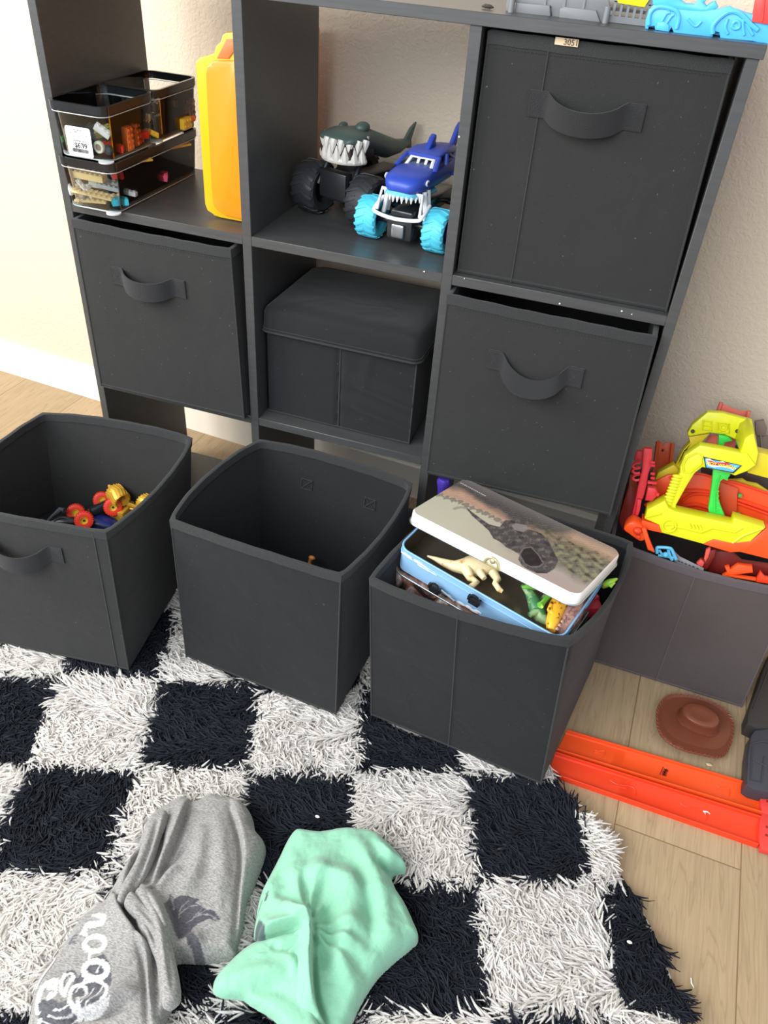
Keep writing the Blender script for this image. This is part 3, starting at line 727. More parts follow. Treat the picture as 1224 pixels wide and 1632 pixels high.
def truck_body_ring(y, w, z0, z1, p=2.6, n=20, sh=0):
    o = []
    for k in range(n):
        a = 2*PI*k/n; cx, cz = math.cos(a), math.sin(a)
        o.append(Vector((math.copysign(abs(cx)**(2/p), cx)*w/2, y+sh*cz, (z0+z1)/2+math.copysign(abs(cz)**(2/p), cz)*(z1-z0)/2)))
    return o
BLU = mat('cobalt_blue_plastic', '2f47a6', .38); TEA = mat('turquoise_rubber', '4ab4cc', .5); DBL = mat('navy_plastic', '20307c', .4)
WPL = mat('white_plastic', 'e8ebee', .35); BPL = mat('black_gloss_plastic', '202224', .22, .6); LTB = mat('light_blue_paint', '62b4cf', .4); CHR = mat('dull_chrome', '9a9fa3', .25, metal=.9)
NEON = mat('dark_window_opening', '20242c', .3)
t = thing('toy_monster_truck', 'blue shark-shaped toy monster truck with turquoise chevron tyres at the shelf edge', 'toy truck', (.5335, .150, Z1), (0, 0, -.115), 'shark toy trucks')
for sx in (-1, 1):
    for y in (-.066, .068): wheel_parts(t, (sx*.0530, y-.004, .0305), .0305, .033, TEA, DBL, sx, 16)
mb = MB(); mb.box((0, -.004, .041), (.034, .165, .022), bev=.003); mb.box((0, -.080, .028), (.040, .022, .034), bev=.004)
for y in (-.070, .064): mb.cyl((0, y, .0305), (1, 0, 0), .005, .085, 10)
part('chassis', mb, BPL, t, world=False)
mb = MB(); mb.box((0, -.093, .026), (.020, .010, .020), bev=.003); part('bumper_plate', mb, CHR, t, world=False)
mb = MB()   # white tube bumper + cage + shocks
fr = [(-.036, -.070, .062), (-.037, -.098, .053), (-.030, -.104, .049), (.0, -.108, .047), (.030, -.104, .049), (.037, -.098, .053), (.036, -.070, .062)]
mb.tube(smooth_line(fr, 4), .0026, 8); mb.tube([(-.033, -.098, .052), (-.031, -.088, .079), (.031, -.088, .079), (.033, -.098, .052)], .0025, 8)
for sx in (-1, 1):
    for y in (-.075, -.062): mb.tube([(sx*.033, y, .042), (sx*.027, y+.003, .080)], .0035, 8)
    mb.tube([(sx*.021, -.045, .096), (sx*.017, -.022, .120), (sx*.018, .028, .122), (sx*.02, .05, .1)], .0028, 6)
    mb.tube([(sx*.006, -.032, .094), (sx*.006, -.020, .118)], .0022, 6)
mb.tube([(-.017, -.022, .120), (.017, -.022, .120)], .003, 6); mb.tube([(-.021, -.044, .097), (.021, -.044, .097)], .0025, 6)
part('roll_cage', mb, WPL, t, world=False)
mb = MB()   # body shell: snout, hood, roof posts and tail; windows are openings filled by darker panes
mb.loft([truck_body_ring(-.103, .022, .083, .092), truck_body_ring(-.099, .043, .079, .097), truck_body_ring(-.085, .058, .076, .104), truck_body_ring(-.066, .063, .075, .107), truck_body_ring(-.044, .064, .074, .110, 3), truck_body_ring(-.030, .063, .074, .106, 3), truck_body_ring(.030, .060, .072, .104, 3), truck_body_ring(.060, .048, .072, .108), truck_body_ring(.085, .030, .078, .108), truck_body_ring(.102, .014, .088, .106)])
mb.loft([truck_body_ring(-.024, .048, .122, .130), truck_body_ring(-.014, .053, .122, .136), truck_body_ring(.010, .052, .121, .138), truck_body_ring(.030, .046, .112, .136), truck_body_ring(.060, .036, .100, .128), truck_body_ring(.09, .018, .092, .116)])
for sx in (-1, 1):
    mb.tube([(sx*.030, -.048, .104), (sx*.0245, -.020, .127)], .0038, 8)
    mb.tube([(sx*.0285, .000, .104), (sx*.0255, .004, .128)], .004, 8)
    mb.prism([(sx*.014, -.1, .09)]*0 or [(sx*.029, .02, .086), (sx*.058, .050, .078), (sx*.054, .058, .076), (sx*.028, .045, .083)], (0, 0, -.004), .001)
def fin(pts, x, th, M=None):
    mb.prism([(x-th/2, y, z) for y, z in pts], (th, 0, 0), th*.35)
fin([(-.012, .134), (.004, .160), (.012, .166), (.016, .162), (.014, .150), (.018, .136)], 0, .009)
part('shell', mb, BLU, t, 50, world=False)
mb = MB(); fin([(.080, .100), (.108, .150), (.120, .160), (.124, .154), (.112, .128), (.104, .100), (.118, .078), (.108, .078), (.092, .092)], 0, .008); part('tail_fin', mb, BLU, t, 50, world=False)
mb = MB(); mb.loft([truck_body_ring(-.102, .030, .074, .082), truck_body_ring(-.096, .047, .071, .083), truck_body_ring(-.070, .058, .068, .080), truck_body_ring(-.03, .060, .067, .078)]); part('belly', mb, LTB, t, 50, world=False)
mb = MB(); mb.box((0, .0, .092), (.050, .07, .03), bev=.004); part('cab_interior', mb, mat('blue_grey_interior', '5b6a86', .5), t, world=False)
mb = MB()
for k in range(13):
    a = (k-6)/6; x = .029*math.sin(a*1.35); y = -.108+.026*(1-math.cos(a*1.35))*1.2
    mb.tube([(x, y+.004, .077), (x*1.02, y+.003, .0695-(.0012 if k % 2 else 0))], [.0029, .0006], 6)
part('teeth', mb, WPL, t, world=False)
for sx in (-1, 1):
    mb = MB(); mb.sphere((sx*.0315, -.075, .093), .0052, sc=(.35, 1.2, .8), n=12); e_ = part('eye', mb, WPL, t, world=False)
    mb = MB(); mb.sphere((sx*.0330, -.076, .093), .0028, sc=(.35, 1.2, .9), n=10); e2 = part('pupil', mb, DBL, t, world=False); e2.parent = e_

def squash(t, z0, k, names):
    for ch in t.children:
        if ch.type == 'MESH' and ch.name.split('.')[0] in names:
            for v in ch.data.vertices:
                if v.co.z > z0: v.co.z = z0+(v.co.z-z0)*k
squash(t, .098, .56, ('shell', 'tail_fin', 'roll_cage', 'cab_interior'))

DTR = mat('charcoal_rubber', '26282a', .55); GRN = mat('grey_green_plastic', '43544f', .45); TTH = mat('bone_white_plastic', 'bdbab2', .45); DGP = mat('dark_gunmetal_plastic', '1c1e20', .35); GUM = mat('gum_dark_plastic', '2c1f22', .5)
t = thing('toy_monster_truck', 'dark toothy shark toy monster truck with black tyres at the back of the shelf', 'toy truck', (.423, .192, Z1), (0, 0, -.30), 'shark toy trucks')
for sx in (-1, 1):
    for y in (-.060, .050): wheel_parts(t, (sx*.052, y, .0385), .0385, .042, DTR, DGP, sx, 16)
mb = MB(); mb.box((0, -.002, .045), (.036, .150, .028), bev=.003); mb.box((0, -.074, .055), (.050, .018, .040), bev=.003)
for y in (-.060, .050): mb.cyl((0, y, .0385), (1, 0, 0), .005, .085, 10)
for sx in (-1, 1): mb.tube([(sx*.03, -.078, .05), (sx*.028, -.05, .09)], .004, 8)
part('chassis', mb, DGP, t, world=False)
mb = MB(); mb.loft([truck_body_ring(-.090, .052, .108, .114), truck_body_ring(-.083, .064, .104, .119), truck_body_ring(-.055, .070, .096, .122), truck_body_ring(-.02, .058, .084, .118), truck_body_ring(.03, .042, .066, .100), truck_body_ring(.07, .026, .066, .086), truck_body_ring(.10, .012, .072, .082)])
mb.sphere((.012, -.038, .122), .010, sc=(1, 1.3, .75)); mb.sphere((-.024, -.038, .118), .007, sc=(.8, 1.3, .7))
fin([(.085, .076), (.108, .098), (.122, .104), (.110, .080), (.112, .066), (.100, .068)], 0, .006)
part('shell', mb, GRN, t, 50, world=False)
mb = MB(); mb.loft([truck_body_ring(-.086, .056, .082, .110, 3.2), truck_body_ring(-.07, .066, .080, .110, 3.2), truck_body_ring(-.03, .058, .078, .10, 3.2)]); part('mouth', mb, GUM, t, 50, world=False)
mb = MB()
def jaw(a): return .0355*math.sin(a*1.45), -.0905+.034*(1-math.cos(a*1.45))
for k in range(9):   # a band of jagged teeth following the jaw
    x, y = jaw((k-4)/4); mb.tube([(x, y+.001, .1115), (x*1.01, y-.001, .107), (x*1.01, y-.0025, .0935)], [.0056, .0060, .0006], 8)
for k in range(8):
    x, y = jaw((k-3.5)/4); mb.tube([(x, y+.001, .083), (x, y-.0005, .090), (x*1.01, y-.0015, .1040)], [.0066, .0064, .0008], 8)
mb.tube([Vector((*jaw(i/8), .0835)) for i in range(-8, 9)], .0050, 8)
part('teeth', mb, TTH, t, world=False)
for sx in (-1, 1):
    mb = MB(); mb.sphere((sx*.0325, -.052, .113), .0035, sc=(.5, 1.2, .8), n=10); part('eye', mb, TTH, t, world=False)

for ch in t.children:
    if ch.name.split('.')[0] in ('shell', 'mouth', 'teeth', 'eye'):
        for v in ch.data.vertices: v.co.z += .011; v.co.x += .007
# ================================================================== TOYS ON THE TOP BOARD
GPL = mat('grey_plastic', '737677', .45, mottle=.05); BLC = mat('sky_blue_plastic', '52b4ea', .35); REDC = mat('coral_red_plastic', 'e2453f', .4); YL2 = mat('lemon_plastic', 'f2e21c', .35)
t = thing('ramp_section', 'grey plastic ramp section with slots lying on the shelf top', 'toy track part', (.74, .06, ZT))
def TP(u, v, y): return aty(u, v, y)
yb = .030
mb = MB()
mb.ppx([(806, 20), (807, 6), (812, -14), (905, -14), (966, -8), (970, 0), (972, 8), (962, 38), (958, 40), (930, 34), (890, 28), (880, 27), (878, 10), (815, 3), (816, 22)], (0, .034, 0), (0, -1, 0), .004, .0008)
mb.ppx([(820, 21), (822, 4), (876, 9), (877, 26)], (0, .030, 0), (0, -1, 0), .006, .001)
mb.ppx([(891, 28), (892, 14), (900, 11), (950, 17), (957, 38)], (0, .030, 0), (0, -1, 0), .006, .001)
for (u, v) in ((814, 20), (964, 38)):
    a = aty(u, v, .026); a.z = ZT; mb.tube([a, a+Vector((0, 0, .016))], .0035, 10)
b0 = aty(806, 20, .034); b1 = aty(1022, 48, .034)
for f in (.28, .42, .56): 
    p = b0.lerp(b1, f); mb.box((p.x, .055, ZT+.020), (.003, .045, .036))
mb.box(((b0.x+b1.x)/2, .09, ZT+.012), ((b1.x-b0.x), .09, .003)); mb.box(((b0.x+b1.x)/2, .06, ZT+.030), ((b1.x-b0.x)*.85, .05, .003))
p = aty(967, 30, .034); mb.prism([(p.x, .034, ZT+.0005), (p.x+.048, .034, ZT+.0005), (p.x+.048, .034, ZT+.007), (p.x, .034, ZT+.007)], (0, .004, 0))
mb.prism([(p.x, .034, ZT+.020), (p.x+.048, .034, ZT+.020), (p.x+.046, .034, ZT+.030), (p.x, .034, ZT+.030)], (0, .004, 0))
for k in range(6): mb.box((p.x+.006+k*.0075, .036, ZT+.014), (.0028, .004, .014))
part('deck', mb, GPL, t)
mb = MB(); mb.ppx([(980, -14), (1038, -10), (1034, 1), (1027, 12), (985, 5)], (0, .031, 0), (0, -1, 0), .02, .001)
single('track_block', mb, YL2, 'yellow plastic block sitting on the grey ramp base, cut by the photo top edge', 'toy track part')
t = thing('track_tower', 'sky blue sculpted plastic creature-shaped track piece on the right of the shelf top', 'toy track part', (.86, .04, ZT))
mb = MB()
low = [(1028, 46), (1029, 32), (1034, 16), (1042, 8), (1058, 9), (1075, 14), (1100, 17), (1120, 18), (1150, 14), (1163, 10), (1172, 15), (1195, 22), (1232, 30), (1232, 72), (1222, 71), (1200, 66), (1148, 61), (1146, 52), (1137, 50), (1136, 59), (1100, 56), (1074, 53), (1070, 44), (1066, 52), (1044, 48), (1043, 42), (1034, 43), (1033, 47)]
mb.ppx(low, (0, .016, 0), (0, -1, 0), .010, .002)
up = [(1040, 8), (1040, -12), (1085, -12), (1082, -2), (1092, 6), (1106, 7), (1113, 0), (1116, -8), (1132, -6), (1122, 4), (1126, 10), (1134, 4), (1140, 2), (1145, 12), (1130, 19), (1110, 20), (1085, 17), (1060, 10)]
mb.ppx(up, (0, .024, 0), (0, -1, 0), .014, .002)
mb.box((aty(1130, 40, .05).x, .055, ZT+.003), (.13, .06, .004)); 
part('body', mb, BLC, t)
mb = MB()
for pth, r in (([(1034, 40), (1036, 22), (1046, 12), (1062, 12), (1078, 18), (1082, 30), (1078, 46)], .0022), ([(1136, 54), (1137, 40), (1150, 26), (1165, 18), (1180, 22), (1196, 38), (1208, 48)], .0026), ([(1168, 38), (1172, 34), (1178, 36), (1178, 44), (1170, 46), (1166, 42)], .0016), ([(1186, 26), (1184, 40), (1186, 56)], .0016), ([(1160, 30), (1156, 44), (1160, 54)], .0016), ([(1055, 34), (1062, 22), (1068, 20)], .0015), ([(1060, 40), (1070, 26), (1074, 24)], .0015), ([(1096, 30), (1108, 42), (1118, 34)], .0014), ([(1190, 38), (1200, 56)], .0016)):
    mb.tube(smooth_line([aty(u, v, .0155) for u, v in pth], 4), r, 8)
mb.ppx([(1046, 48), (1048, 36), (1058, 34), (1066, 40), (1066, 51)], (0, .014, 0), (0, -1, 0), .003, .0008)
part('relief', mb, BLC, t)
mb = MB(); mb.ppx([(1198, 35), (1206, -10), (1240, -10), (1240, 42), (1222, 39)], (0, .013, 0), (0, -1, 0), .02, .001)
a = aty(1214, 34, .0125); b = aty(1219, -8, .0125); mb.tube([a, b], .0012, 6)
part('red_post', mb, REDC, t, label='coral red post')
mb = MB(); p = atz(776, 11, ZT+.002)
mb.tube([p+Vector((-.006, 0, 0)), p+Vector((-.002, 0, .0008)), p+Vector((.004, 0, .0005)), p+Vector((.008, .001, 0))], [.0008, .0022, .0022, .0006], 8)
single('seed_husk', mb, mat('dark_husk', '3a322c', .7), 'tiny dark sliver lying on the shelf top', 'crumb')

# ================================================================== TOYS IN THE FLOOR BINS
RUB = mat('red_orange_rubber', 'e8402c', .4); GLD = mat('gold_plastic', 'd8a83c', .3, metal=.35); GHB = mat('yellow_hub', 'e0b52c', .35); NVY = mat('navy_car_paint', '1c2a6a', .3)
def place_axis_wheels(t, c, ax, r, wd, tm, hm, side=1, lugs=22, hk=1.):
    z = Vector(ax).normalized(); M = Matrix.Translation(c) @ z.to_track_quat('X', 'Z').to_matrix().to_4x4()
    return wheel_parts(t, (0, 0, 0), r, wd, tm, hm, side, lugs, M, hk=hk)
def atlocal(u, v, z): return atz(u, v, z)
# upside-down truck: red wheels
wz = .165
wA, wB = atz(134, 829, wz), atz(180, 808, wz)
axd = (Vector(CAM_LOC)-wA).normalized(); axd = Vector((axd.x*.9+.12, axd.y-.22, axd.z*.80)).normalized()
t = thing('toy_truck', 'toy truck with red-orange wheels and yellow hubs on its side in a bin', 'toy truck', (0, 0, 0))
inner_w = {0: atz(121, 817, wz-.014), 1: atz(163, 797, wz-.014)}
for k_, cc in enumerate((wA, wB)):
    place_axis_wheels(t, cc, axd, .0160, .011, RUB, GHB, 1, hk=.72); place_axis_wheels(t, inner_w[k_], axd, .0160, .011, RUB, GHB, 1, hk=.72)
mb = MB()
mid = (wA+wB)/2-axd*.022+Vector((0, 0, -.012)); X = (wB-wA).normalized(); Mx = frame_matrix(mid, X, axd.cross(X)*-1)
mb.box((0, -.006, -.006), (.070, .012, .020), Mx, bev=.004); mb.box((.004, -.016, -.012), (.045, .016, .022), Mx, bev=.005); mb.box((0, .004, -.006), (.05, .008, .016), Mx, bev=.002)
part('body', mb, BPL, t)
mb = MB(); mb.tube([wA-axd*.02, wA+axd*.004], .002, 6); mb.tube([wB-axd*.02, wB+axd*.004], .002, 6); mb.tube([wA-axd*.015, wB-axd*.015], .0025, 6); part('axle', mb, DGP, t)
# gold wheeled truck
g = atz(188, 790, .180); gx = Vector((.86, -.45, -.15)).normalized()
t = thing('toy_truck', 'gold toy truck with ridged gold tyres, back right in its bin', 'toy truck', (0, 0, 0))
place_axis_wheels(t, g, gx, .0165, .032, GLD, GLD, 1, 18); g2 = atz(222, 808, .165); place_axis_wheels(t, g2+Vector((.008, .012, 0)), gx, .0165, .026, GLD, GLD, 1, 18)
mb = MB(); mb.tube([g+Vector((0, 0, -.01)), g2+Vector((.004, .008, -.012))], .004, 8)
for k in range(4): mb.tube([g2+Vector((-.012, .004*k-.01, -.004*k)), g2+Vector((.012, .004*k-.012, -.004*k+.002))], .0018, 6)
mb.tube([g, g+gx*-.03], .003, 8); mb.box(tuple(g+Vector((.004, .0, -.03))), (.03, .04, .02), bev=.004)
mb.box((g.x+.004, g.y, g.z-.085), (.035, .04, .11), bev=.006)
part('frame', mb, GLD, t)
# dark twisted black toy
t = thing('toy_car', 'black toy car wreck with grey bars at the front left of the red-wheeled truck', 'toy car', (0, 0, 0))
p = atz(96, 820, .150); mb = MB(); Mq = Matrix.Translation(p+Vector((0, 0, -.016))) @ Matrix.Rotation(.5, 4, 'Z')
mb.loft([truck_body_ring(-.045, .02, -.008, .006), truck_body_ring(-.03, .036, -.012, .012), truck_body_ring(0, .04, -.014, .020), truck_body_ring(.03, .036, -.012, .014), truck_body_ring(.045, .022, -.008, .006)], M=Mq @ Matrix.Rotation(PI/2, 4, 'Z'))
part('body', mb, BPL, t)
mb = MB(); mb.tube([atz(66, 840, .150), atz(84, 822, .165), atz(96, 812, .170), atz(103, 814, .170)], [.0022, .0028, .005, .005], 8); mb.tube(smooth_line([atz(62, 836, .155), atz(66, 828, .16), atz(76, 832, .155)], 4), .0015, 6)
part('bar', mb, mat('dark_grey_plastic', '44484a', .4), t)
t = thing('toy_car', 'navy blue toy car peeking up beside the red wheels in the far left bin', 'toy car', (0, 0, 0))
p = atz(166, 838, .140); Mq = Matrix.Translation(p) @ Euler((.3, .1, 1.9)).to_matrix().to_4x4()
mb = MB(); mb.loft([truck_body_ring(-.040, .024, -.006, .004), truck_body_ring(-.03, .032, -.008, .007), truck_body_ring(-.01, .033, -.009, .016), truck_body_ring(.015, .033, -.009, .016), truck_body_ring(.032, .032, -.008, .007), truck_body_ring(.040, .026, -.006, .004)], M=Mq)
part('body', mb, NVY, t)
mb = MB(); mb.loft([truck_body_ring(-.012, .034, .005, .012), truck_body_ring(.014, .034, .005, .012)], M=Mq); part('window', mb, BPL, t)
for sx in (-1, 1):
    for yy in (-.025, .025):
        mb = MB(); mb.cyl((sx*.017, yy, -.008), (1, 0, 0), .007, .006, 16, M=Mq); part('wheel', mb, DTR, t)
# stray part in the middle bin
p = atz(497, 889, .115); mb = MB(); base = p+Vector((-.006, -.004, -.06))
mb.tube([base, p+Vector((-.004, 0, -.02)), p+Vector((-.003, 0, -.008)), p], [.0035, .0035, .0032, .0045], 10); mb.sphere(p, .0052, sc=(1.2, .8, .8), n=12)
mb.sphere(base+Vector((-.004, 0, -.012)), .014, sc=(1.3, 1, 1), n=14); mb.tube([base+Vector((-.01, 0, -.01)), base+Vector((-.022, .004, -.022))], .004, 8); mb.tube([base+Vector((.006, 0, -.014)), base+Vector((.01, -.004, -.028))], .004, 8)
single('toy_figure', mb, mat('orange_brown_plastic', 'c9803a', .4), 'small orange-brown toy figure at the bottom of the middle bin', 'toy figure')

# ================================================================== DINOSAUR LUNCH TINS (right floor bin)
TINB = mat('tin_light_blue_paint', '8db8dd', .25, .6, coat=.3); TIN_IN = mat('tin_inner_metal', '9c9282', .28, metal=.85); TINE = mat('tin_rolled_edge', 'b9c2c6', .25, metal=.8)
def far(p, k): return _C+(Vector(p)-_C)*k
A_, B_, C_ = far((.6439, -.2384, .3387), 1.02), far((.8853, -.3083, .3196), 1.02), far((.9267, -.1674, .3267), 1.02)
MT = frame_matrix(A_, B_-A_, C_-B_)   # x along the front edge, y to the rear, z up out of the tin
TL, TW = .256, .149
def tin_box(t, M, L, W, H, mo, mi, me, name_o='tin_body', r=.016):
    mb = MB(); o = rrect(0, L, 0, W, r, 6); i_ = rrect(.0016, L-.0016, .0016, W-.0016, r-.0015, 6)
    mb.loft([[Vector((x, y, z)) for x, y in o] for z in (-H, -H*.5, 0)], cap=False, M=M)
    part(name_o, mb, mo, t, 50)
    mb = MB(); mb.loft([[Vector((x, y, z)) for x, y in i_] for z in (0, -H+.002)], cap=False, M=M)
    f = [mb.bm.verts.new(M @ Vector((x, y, -H+.002))) for x, y in i_]; mb.bm.faces.new(f)
    part('tin_inside', mb, mi, t, 50)
    mb = MB(); q = [M @ Vector((x, y, 0)) for x, y in rrect(.0006, L-.0006, .0006, W-.0006, r, 6)]; mb.tube(q+[q[0]], .0016, 8)
    q = [M @ Vector((x, y, -.010)) for x, y in rrect(-.0004, L+.0004, -.0004, W+.0004, r, 6)]; mb.tube(q+[q[0]], .0010, 6)
    part('tin_rim', mb, me, t, 50)
tin = thing('lunch_tin', 'open blue lunch tin with tilted scenic dinosaur lid, full of toy dinosaurs', 'lunch tin', tuple(MT @ Vector((TL/2, TW/2, -.055))))
tin_box(tin, MT, TL, TW, .040, TINB, TIN_IN, mat('tin_blue_edge', '7fb0d8', .25, .6))
mb = MB()   # printed clouds on the blue side
rc = random.Random(4)
for k in range(26):
    x = .06+(TL-.08)*rc.random(); z = -.034-.004*rc.random()
    if k < 12: x = .010+.055*rc.random(); z = -.006-.006*rc.random()
    mb.sphere((x, -.0006, z), .0028+.0025*rc.random(), MT, (1.6, .10, .55), 10)
part('printed_cloud', mb, mat('cloud_white_print', 'e9eef3', .3), tin)
# lid
l1, l2, l4 = Vector((.6464, -.2105, .3814)), Vector((.6929, -.0697, .3575)), Vector((.8904, -.2909, .3819))
ML = frame_matrix(l1, l4-l1, l2-l1); LL = .257; LW = .150
def lid_local(u, v):
    return ML.inverted() @ atplane(u, v, ML.translation, Vector((ML[0][2], ML[1][2], ML[2][2])))
lidm = mat('lid_printed_art', 'ffffff', .22, .55, coat=.35, vcol=True); LSD = mat('lid_white_side', 'eeece6', .22, .55, coat=.3)
mb = MB(); nx_, ny_ = 330, 170
ro = rrect(0, LL, 0, LW, .016, 6)
mb.loft([[Vector((x, y, z)) for x, y in rrect(-i_, LL+i_, -i_, LW+i_, .016+i_, 6)] for i_, z in ((.0012, -.0165), (0, -.016), (0, -.002), (-.0022, 0))], cap=False, M=ML)
part('lid_side', mb, LSD, tin, 50)
mb = MB(); q = [ML @ Vector((x, y, -.0165)) for x, y in rrect(-.001, LL+.001, -.001, LW+.001, .017, 6)]; mb.tube(q+[q[0]], .0013, 8); part('lid_edge', mb, TINE, tin, 50)
# underside
mb = MB(); f = [mb.bm.verts.new(ML @ Vector((x, y, -.002))) for x, y in rrect(.001, LL-.001, .001, LW-.001, .015, 6)]; mb.bm.faces.new(f); part('lid_underside', mb, TIN_IN, tin)
bmx = MB(); vv = {}
xs = np.linspace(.0018, LL-.0018, nx_); ys_ = np.linspace(.0018, LW-.0018, ny_); rr_c = .0145
def inround(x, y):
    cx = min(max(x, .0018+rr_c), LL-.0018-rr_c); cy = min(max(y, .0018+rr_c), LW-.0018-rr_c)
    dx, dy = x-cx, y-cy; dd = math.hypot(dx, dy)
    if dd > rr_c: return cx+dx/dd*rr_c, cy+dy/dd*rr_c
    return x, y
for j, y in enumerate(ys_):
    for i, x in enumerate(xs):
        X_, Y_ = inround(x, y); vv[i, j] = bmx.bm.verts.new((X_, Y_, .0002))
for j in range(ny_-1):
    for i in range(nx_-1): bmx.bm.faces.new((vv[i, j], vv[i+1, j], vv[i+1, j+1], vv[i, j+1]))
bmesh.ops.remove_doubles(bmx.bm, verts=bmx.bm.verts, dist=1e-6)
lid_top = link_mesh('lid_picture', bmx.bm, lidm, 180)
def L2(h): return np.array(lin(h)[:3])
dino_px = [(742, 808), (752, 816), (768, 828), (780, 836), (796, 840), (806, 829), (822, 828), (836, 828), (847, 826), (840, 836), (832, 842), (848, 845), (862, 850), (874, 862), (882, 878), (890, 894), (884, 906), (872, 914), (856, 914), (842, 908), (832, 902), (826, 892), (828, 884), (818, 878), (806, 872), (797, 864), (786, 858), (779, 846), (768, 836), (752, 822)]
jaw_px = [(828, 884), (834, 874), (846, 872), (858, 884), (866, 898), (860, 903), (846, 903), (836, 898)]
eye_px = [(815, 838), (822, 834), (838, 837), (842, 843), (834, 848), (820, 845)]
dl = [tuple(lid_local(*p)[:2]) for p in dino_px]; jl = [tuple(lid_local(*p)[:2]) for p in jaw_px]; el = [tuple(lid_local(*p)[:2]) for p in eye_px]
def lid_col(co):
    x, y = co[:, 0], co[:, 1]; u = x/LL; v = y/LW; n = len(x)
    nz = vnoise(x, y, 60, 1, 4); nf = vnoise(x*1.0, y*3.0, 180, 2, 3); nb = vnoise(x, y, 14, 3, 3)
    c = np.zeros((n, 3))
    def put(col, a):
        a = np.clip(a, 0, 1)[:, None]; c[:] = c*(1-a)+col*a
    put(L2('b9b39d'), np.ones(n)); put(L2('a89b90'), (u-.25)*1.6)
    hz = .50+.10*u+.05*nb
    put(L2('ae8a76'), (v-hz)*14); put(L2('c9a387'), ((v-hz)*14)*(.5+.5*nf)*.6)
    put(L2('4a4848'), (v-.66-.10*nb+.12*u-.08*nf)*9*np.clip((.75-u)*5, 0, 1)); put(L2('77726c'), (v-.80+.1*nf)*9*(.5+.5*nf))
    put(L2('8b7463'), (nf-.15)*3*(v > .5)); put(L2('4a4644'), (-nf-.45)*4*(v > .55))
    # foliage to the right
    g = np.clip((u-.52+.1*nb)*5, 0, 1)*np.clip((v-.12-(u-.6)*.2+.1*nb)*6, 0, 1)*np.clip((.86-v)*8, 0, 1)
    put(L2('5c5a48'), g*.8); put(L2('8e8a68'), g*np.clip((nz-.05)*6, 0, 1)*.8); put(L2('35352f'), g*np.clip((-nz-.15)*6, 0, 1)*.8)
    put(L2('a5948c'), np.clip((u-.55)*4, 0, 1)*np.clip((.22-v)*8, 0, 1)*.8)
    # small distant plants on the horizon at left
    put(L2('6a5f55'), (np.abs(v-hz) < .05*np.abs(np.sin(u*80+nz*2))) * (u < .45) * .7)
    arch = np.abs(np.hypot((u-.20)/.045, (v-.38)/.10)-1) < .22; put(L2('8f8a7c'), arch*(v > .36)*(u < .22)*.8)
    m = in_poly(x, y, dl); tex = .5+.5*vnoise(x, y, 90, 9, 3)
    put(L2('4e4847'), m*1.0); put(L2('8b8079'), m*np.clip((tex-.48)*2.6, 0, 1)*.85); put(L2('3a3536'), m*(vnoise(x, y, 35, 12, 2) > .25)*.8)
    put(L2('2b2726'), in_poly(x, y, jl)*.9); put(L2('8d857f'), in_poly(x, y, el)*.8)
    d_, *_ = seg_dist(x, y, jl, True); put(L2('7c726c'), (d_ < .0011)*.7)
    # tiny white caption strokes, unreadable in the photo
    for k in range(14):
        a = lid_local(735+k*2.9, 770+k*1.55); put(L2('dcd8d0'), (np.hypot((x-a.x)/1.0, (y-a.y)/1.3) < .0011)*.8)
    return c
set_vcol(lid_top, lid_col); lid_top.data.transform(ML); adopt(lid_top, tin)
# latch loop on lid front
GLM = mat('brass_latch', 'cfc294', .25, metal=.7)
px0 = lid_local(778, 893); lc = Vector((px0.x, -.0025, -.009))
mb = MB()
mb.tube(smooth_line([ML @ Vector((lc.x+.010*math.cos(a), -.0030, -.016+.012*math.sin(a))) for a in [PI*i/10 for i in range(11)]], 2), .0018, 8)
mb.sphere(tuple(lc+Vector((0, 0, .0))), .004, ML, (1, .6, 1), 12); mb.box((lc.x, -.0015, -.0165), (.028, .002, .003), ML, bev=.0006)
part('latch', mb, GLM, tin)
# second tin underneath
M2 = MT @ Matrix.Translation((-.002, -.003, -.044)) @ Matrix.Rotation(-.0, 4, 'Z')
t2 = thing('lunch_tin', 'closed lunch tin with black latches, brown and white picture, under the open one', 'lunch tin', tuple(M2 @ Vector((TL/2, TW/2, -.045))))
mb = MB(); o = rrect(.0, TL+.004, -.002, TW+.004, .018, 6)
mb.loft([[Vector((x, y, z)) for x, y in o] for z in (-.05, -.002)]+[[Vector((x, y, 0)) for x, y in rrect(.002, TL+.002, 0, TW+.002, .016, 6)]], M=M2)
k = NT('second_tin_print'); k.b.inputs['Roughness'].default_value = .22; k.b.inputs['Coat Weight'].default_value = .4
tc = k.n('ShaderNodeTexCoord'); wv = k.n('ShaderNodeTexNoise', i_Scale=22.0, i_Detail=5.0, i_Distortion=1.5); k.l(tc.outputs['Object'], wv.inputs['Vector'])
rp = k.n('ShaderNodeValToRGB'); rp.color_ramp.elements[0].position = .40; rp.color_ramp.elements[0].color = lin('2c2422'); rp.color_ramp.elements[1].position = .62; rp.color_ramp.elements[1].color = lin('d8d8d8')
e = rp.color_ramp.elements.new(.5); e.color = lin('7d5a4a'); k.l(wv.outputs['Fac'], rp.inputs[0]); k.l(rp.outputs[0], k.b.inputs['Base Color'])
part('tin_body', mb, k.m, t2, 50)
mb = MB(); q = [M2 @ Vector((x, y, -.001)) for x, y in o]; mb.tube(q+[q[0]], .0016, 8); part('tin_rim', mb, TINE, t2, 50)
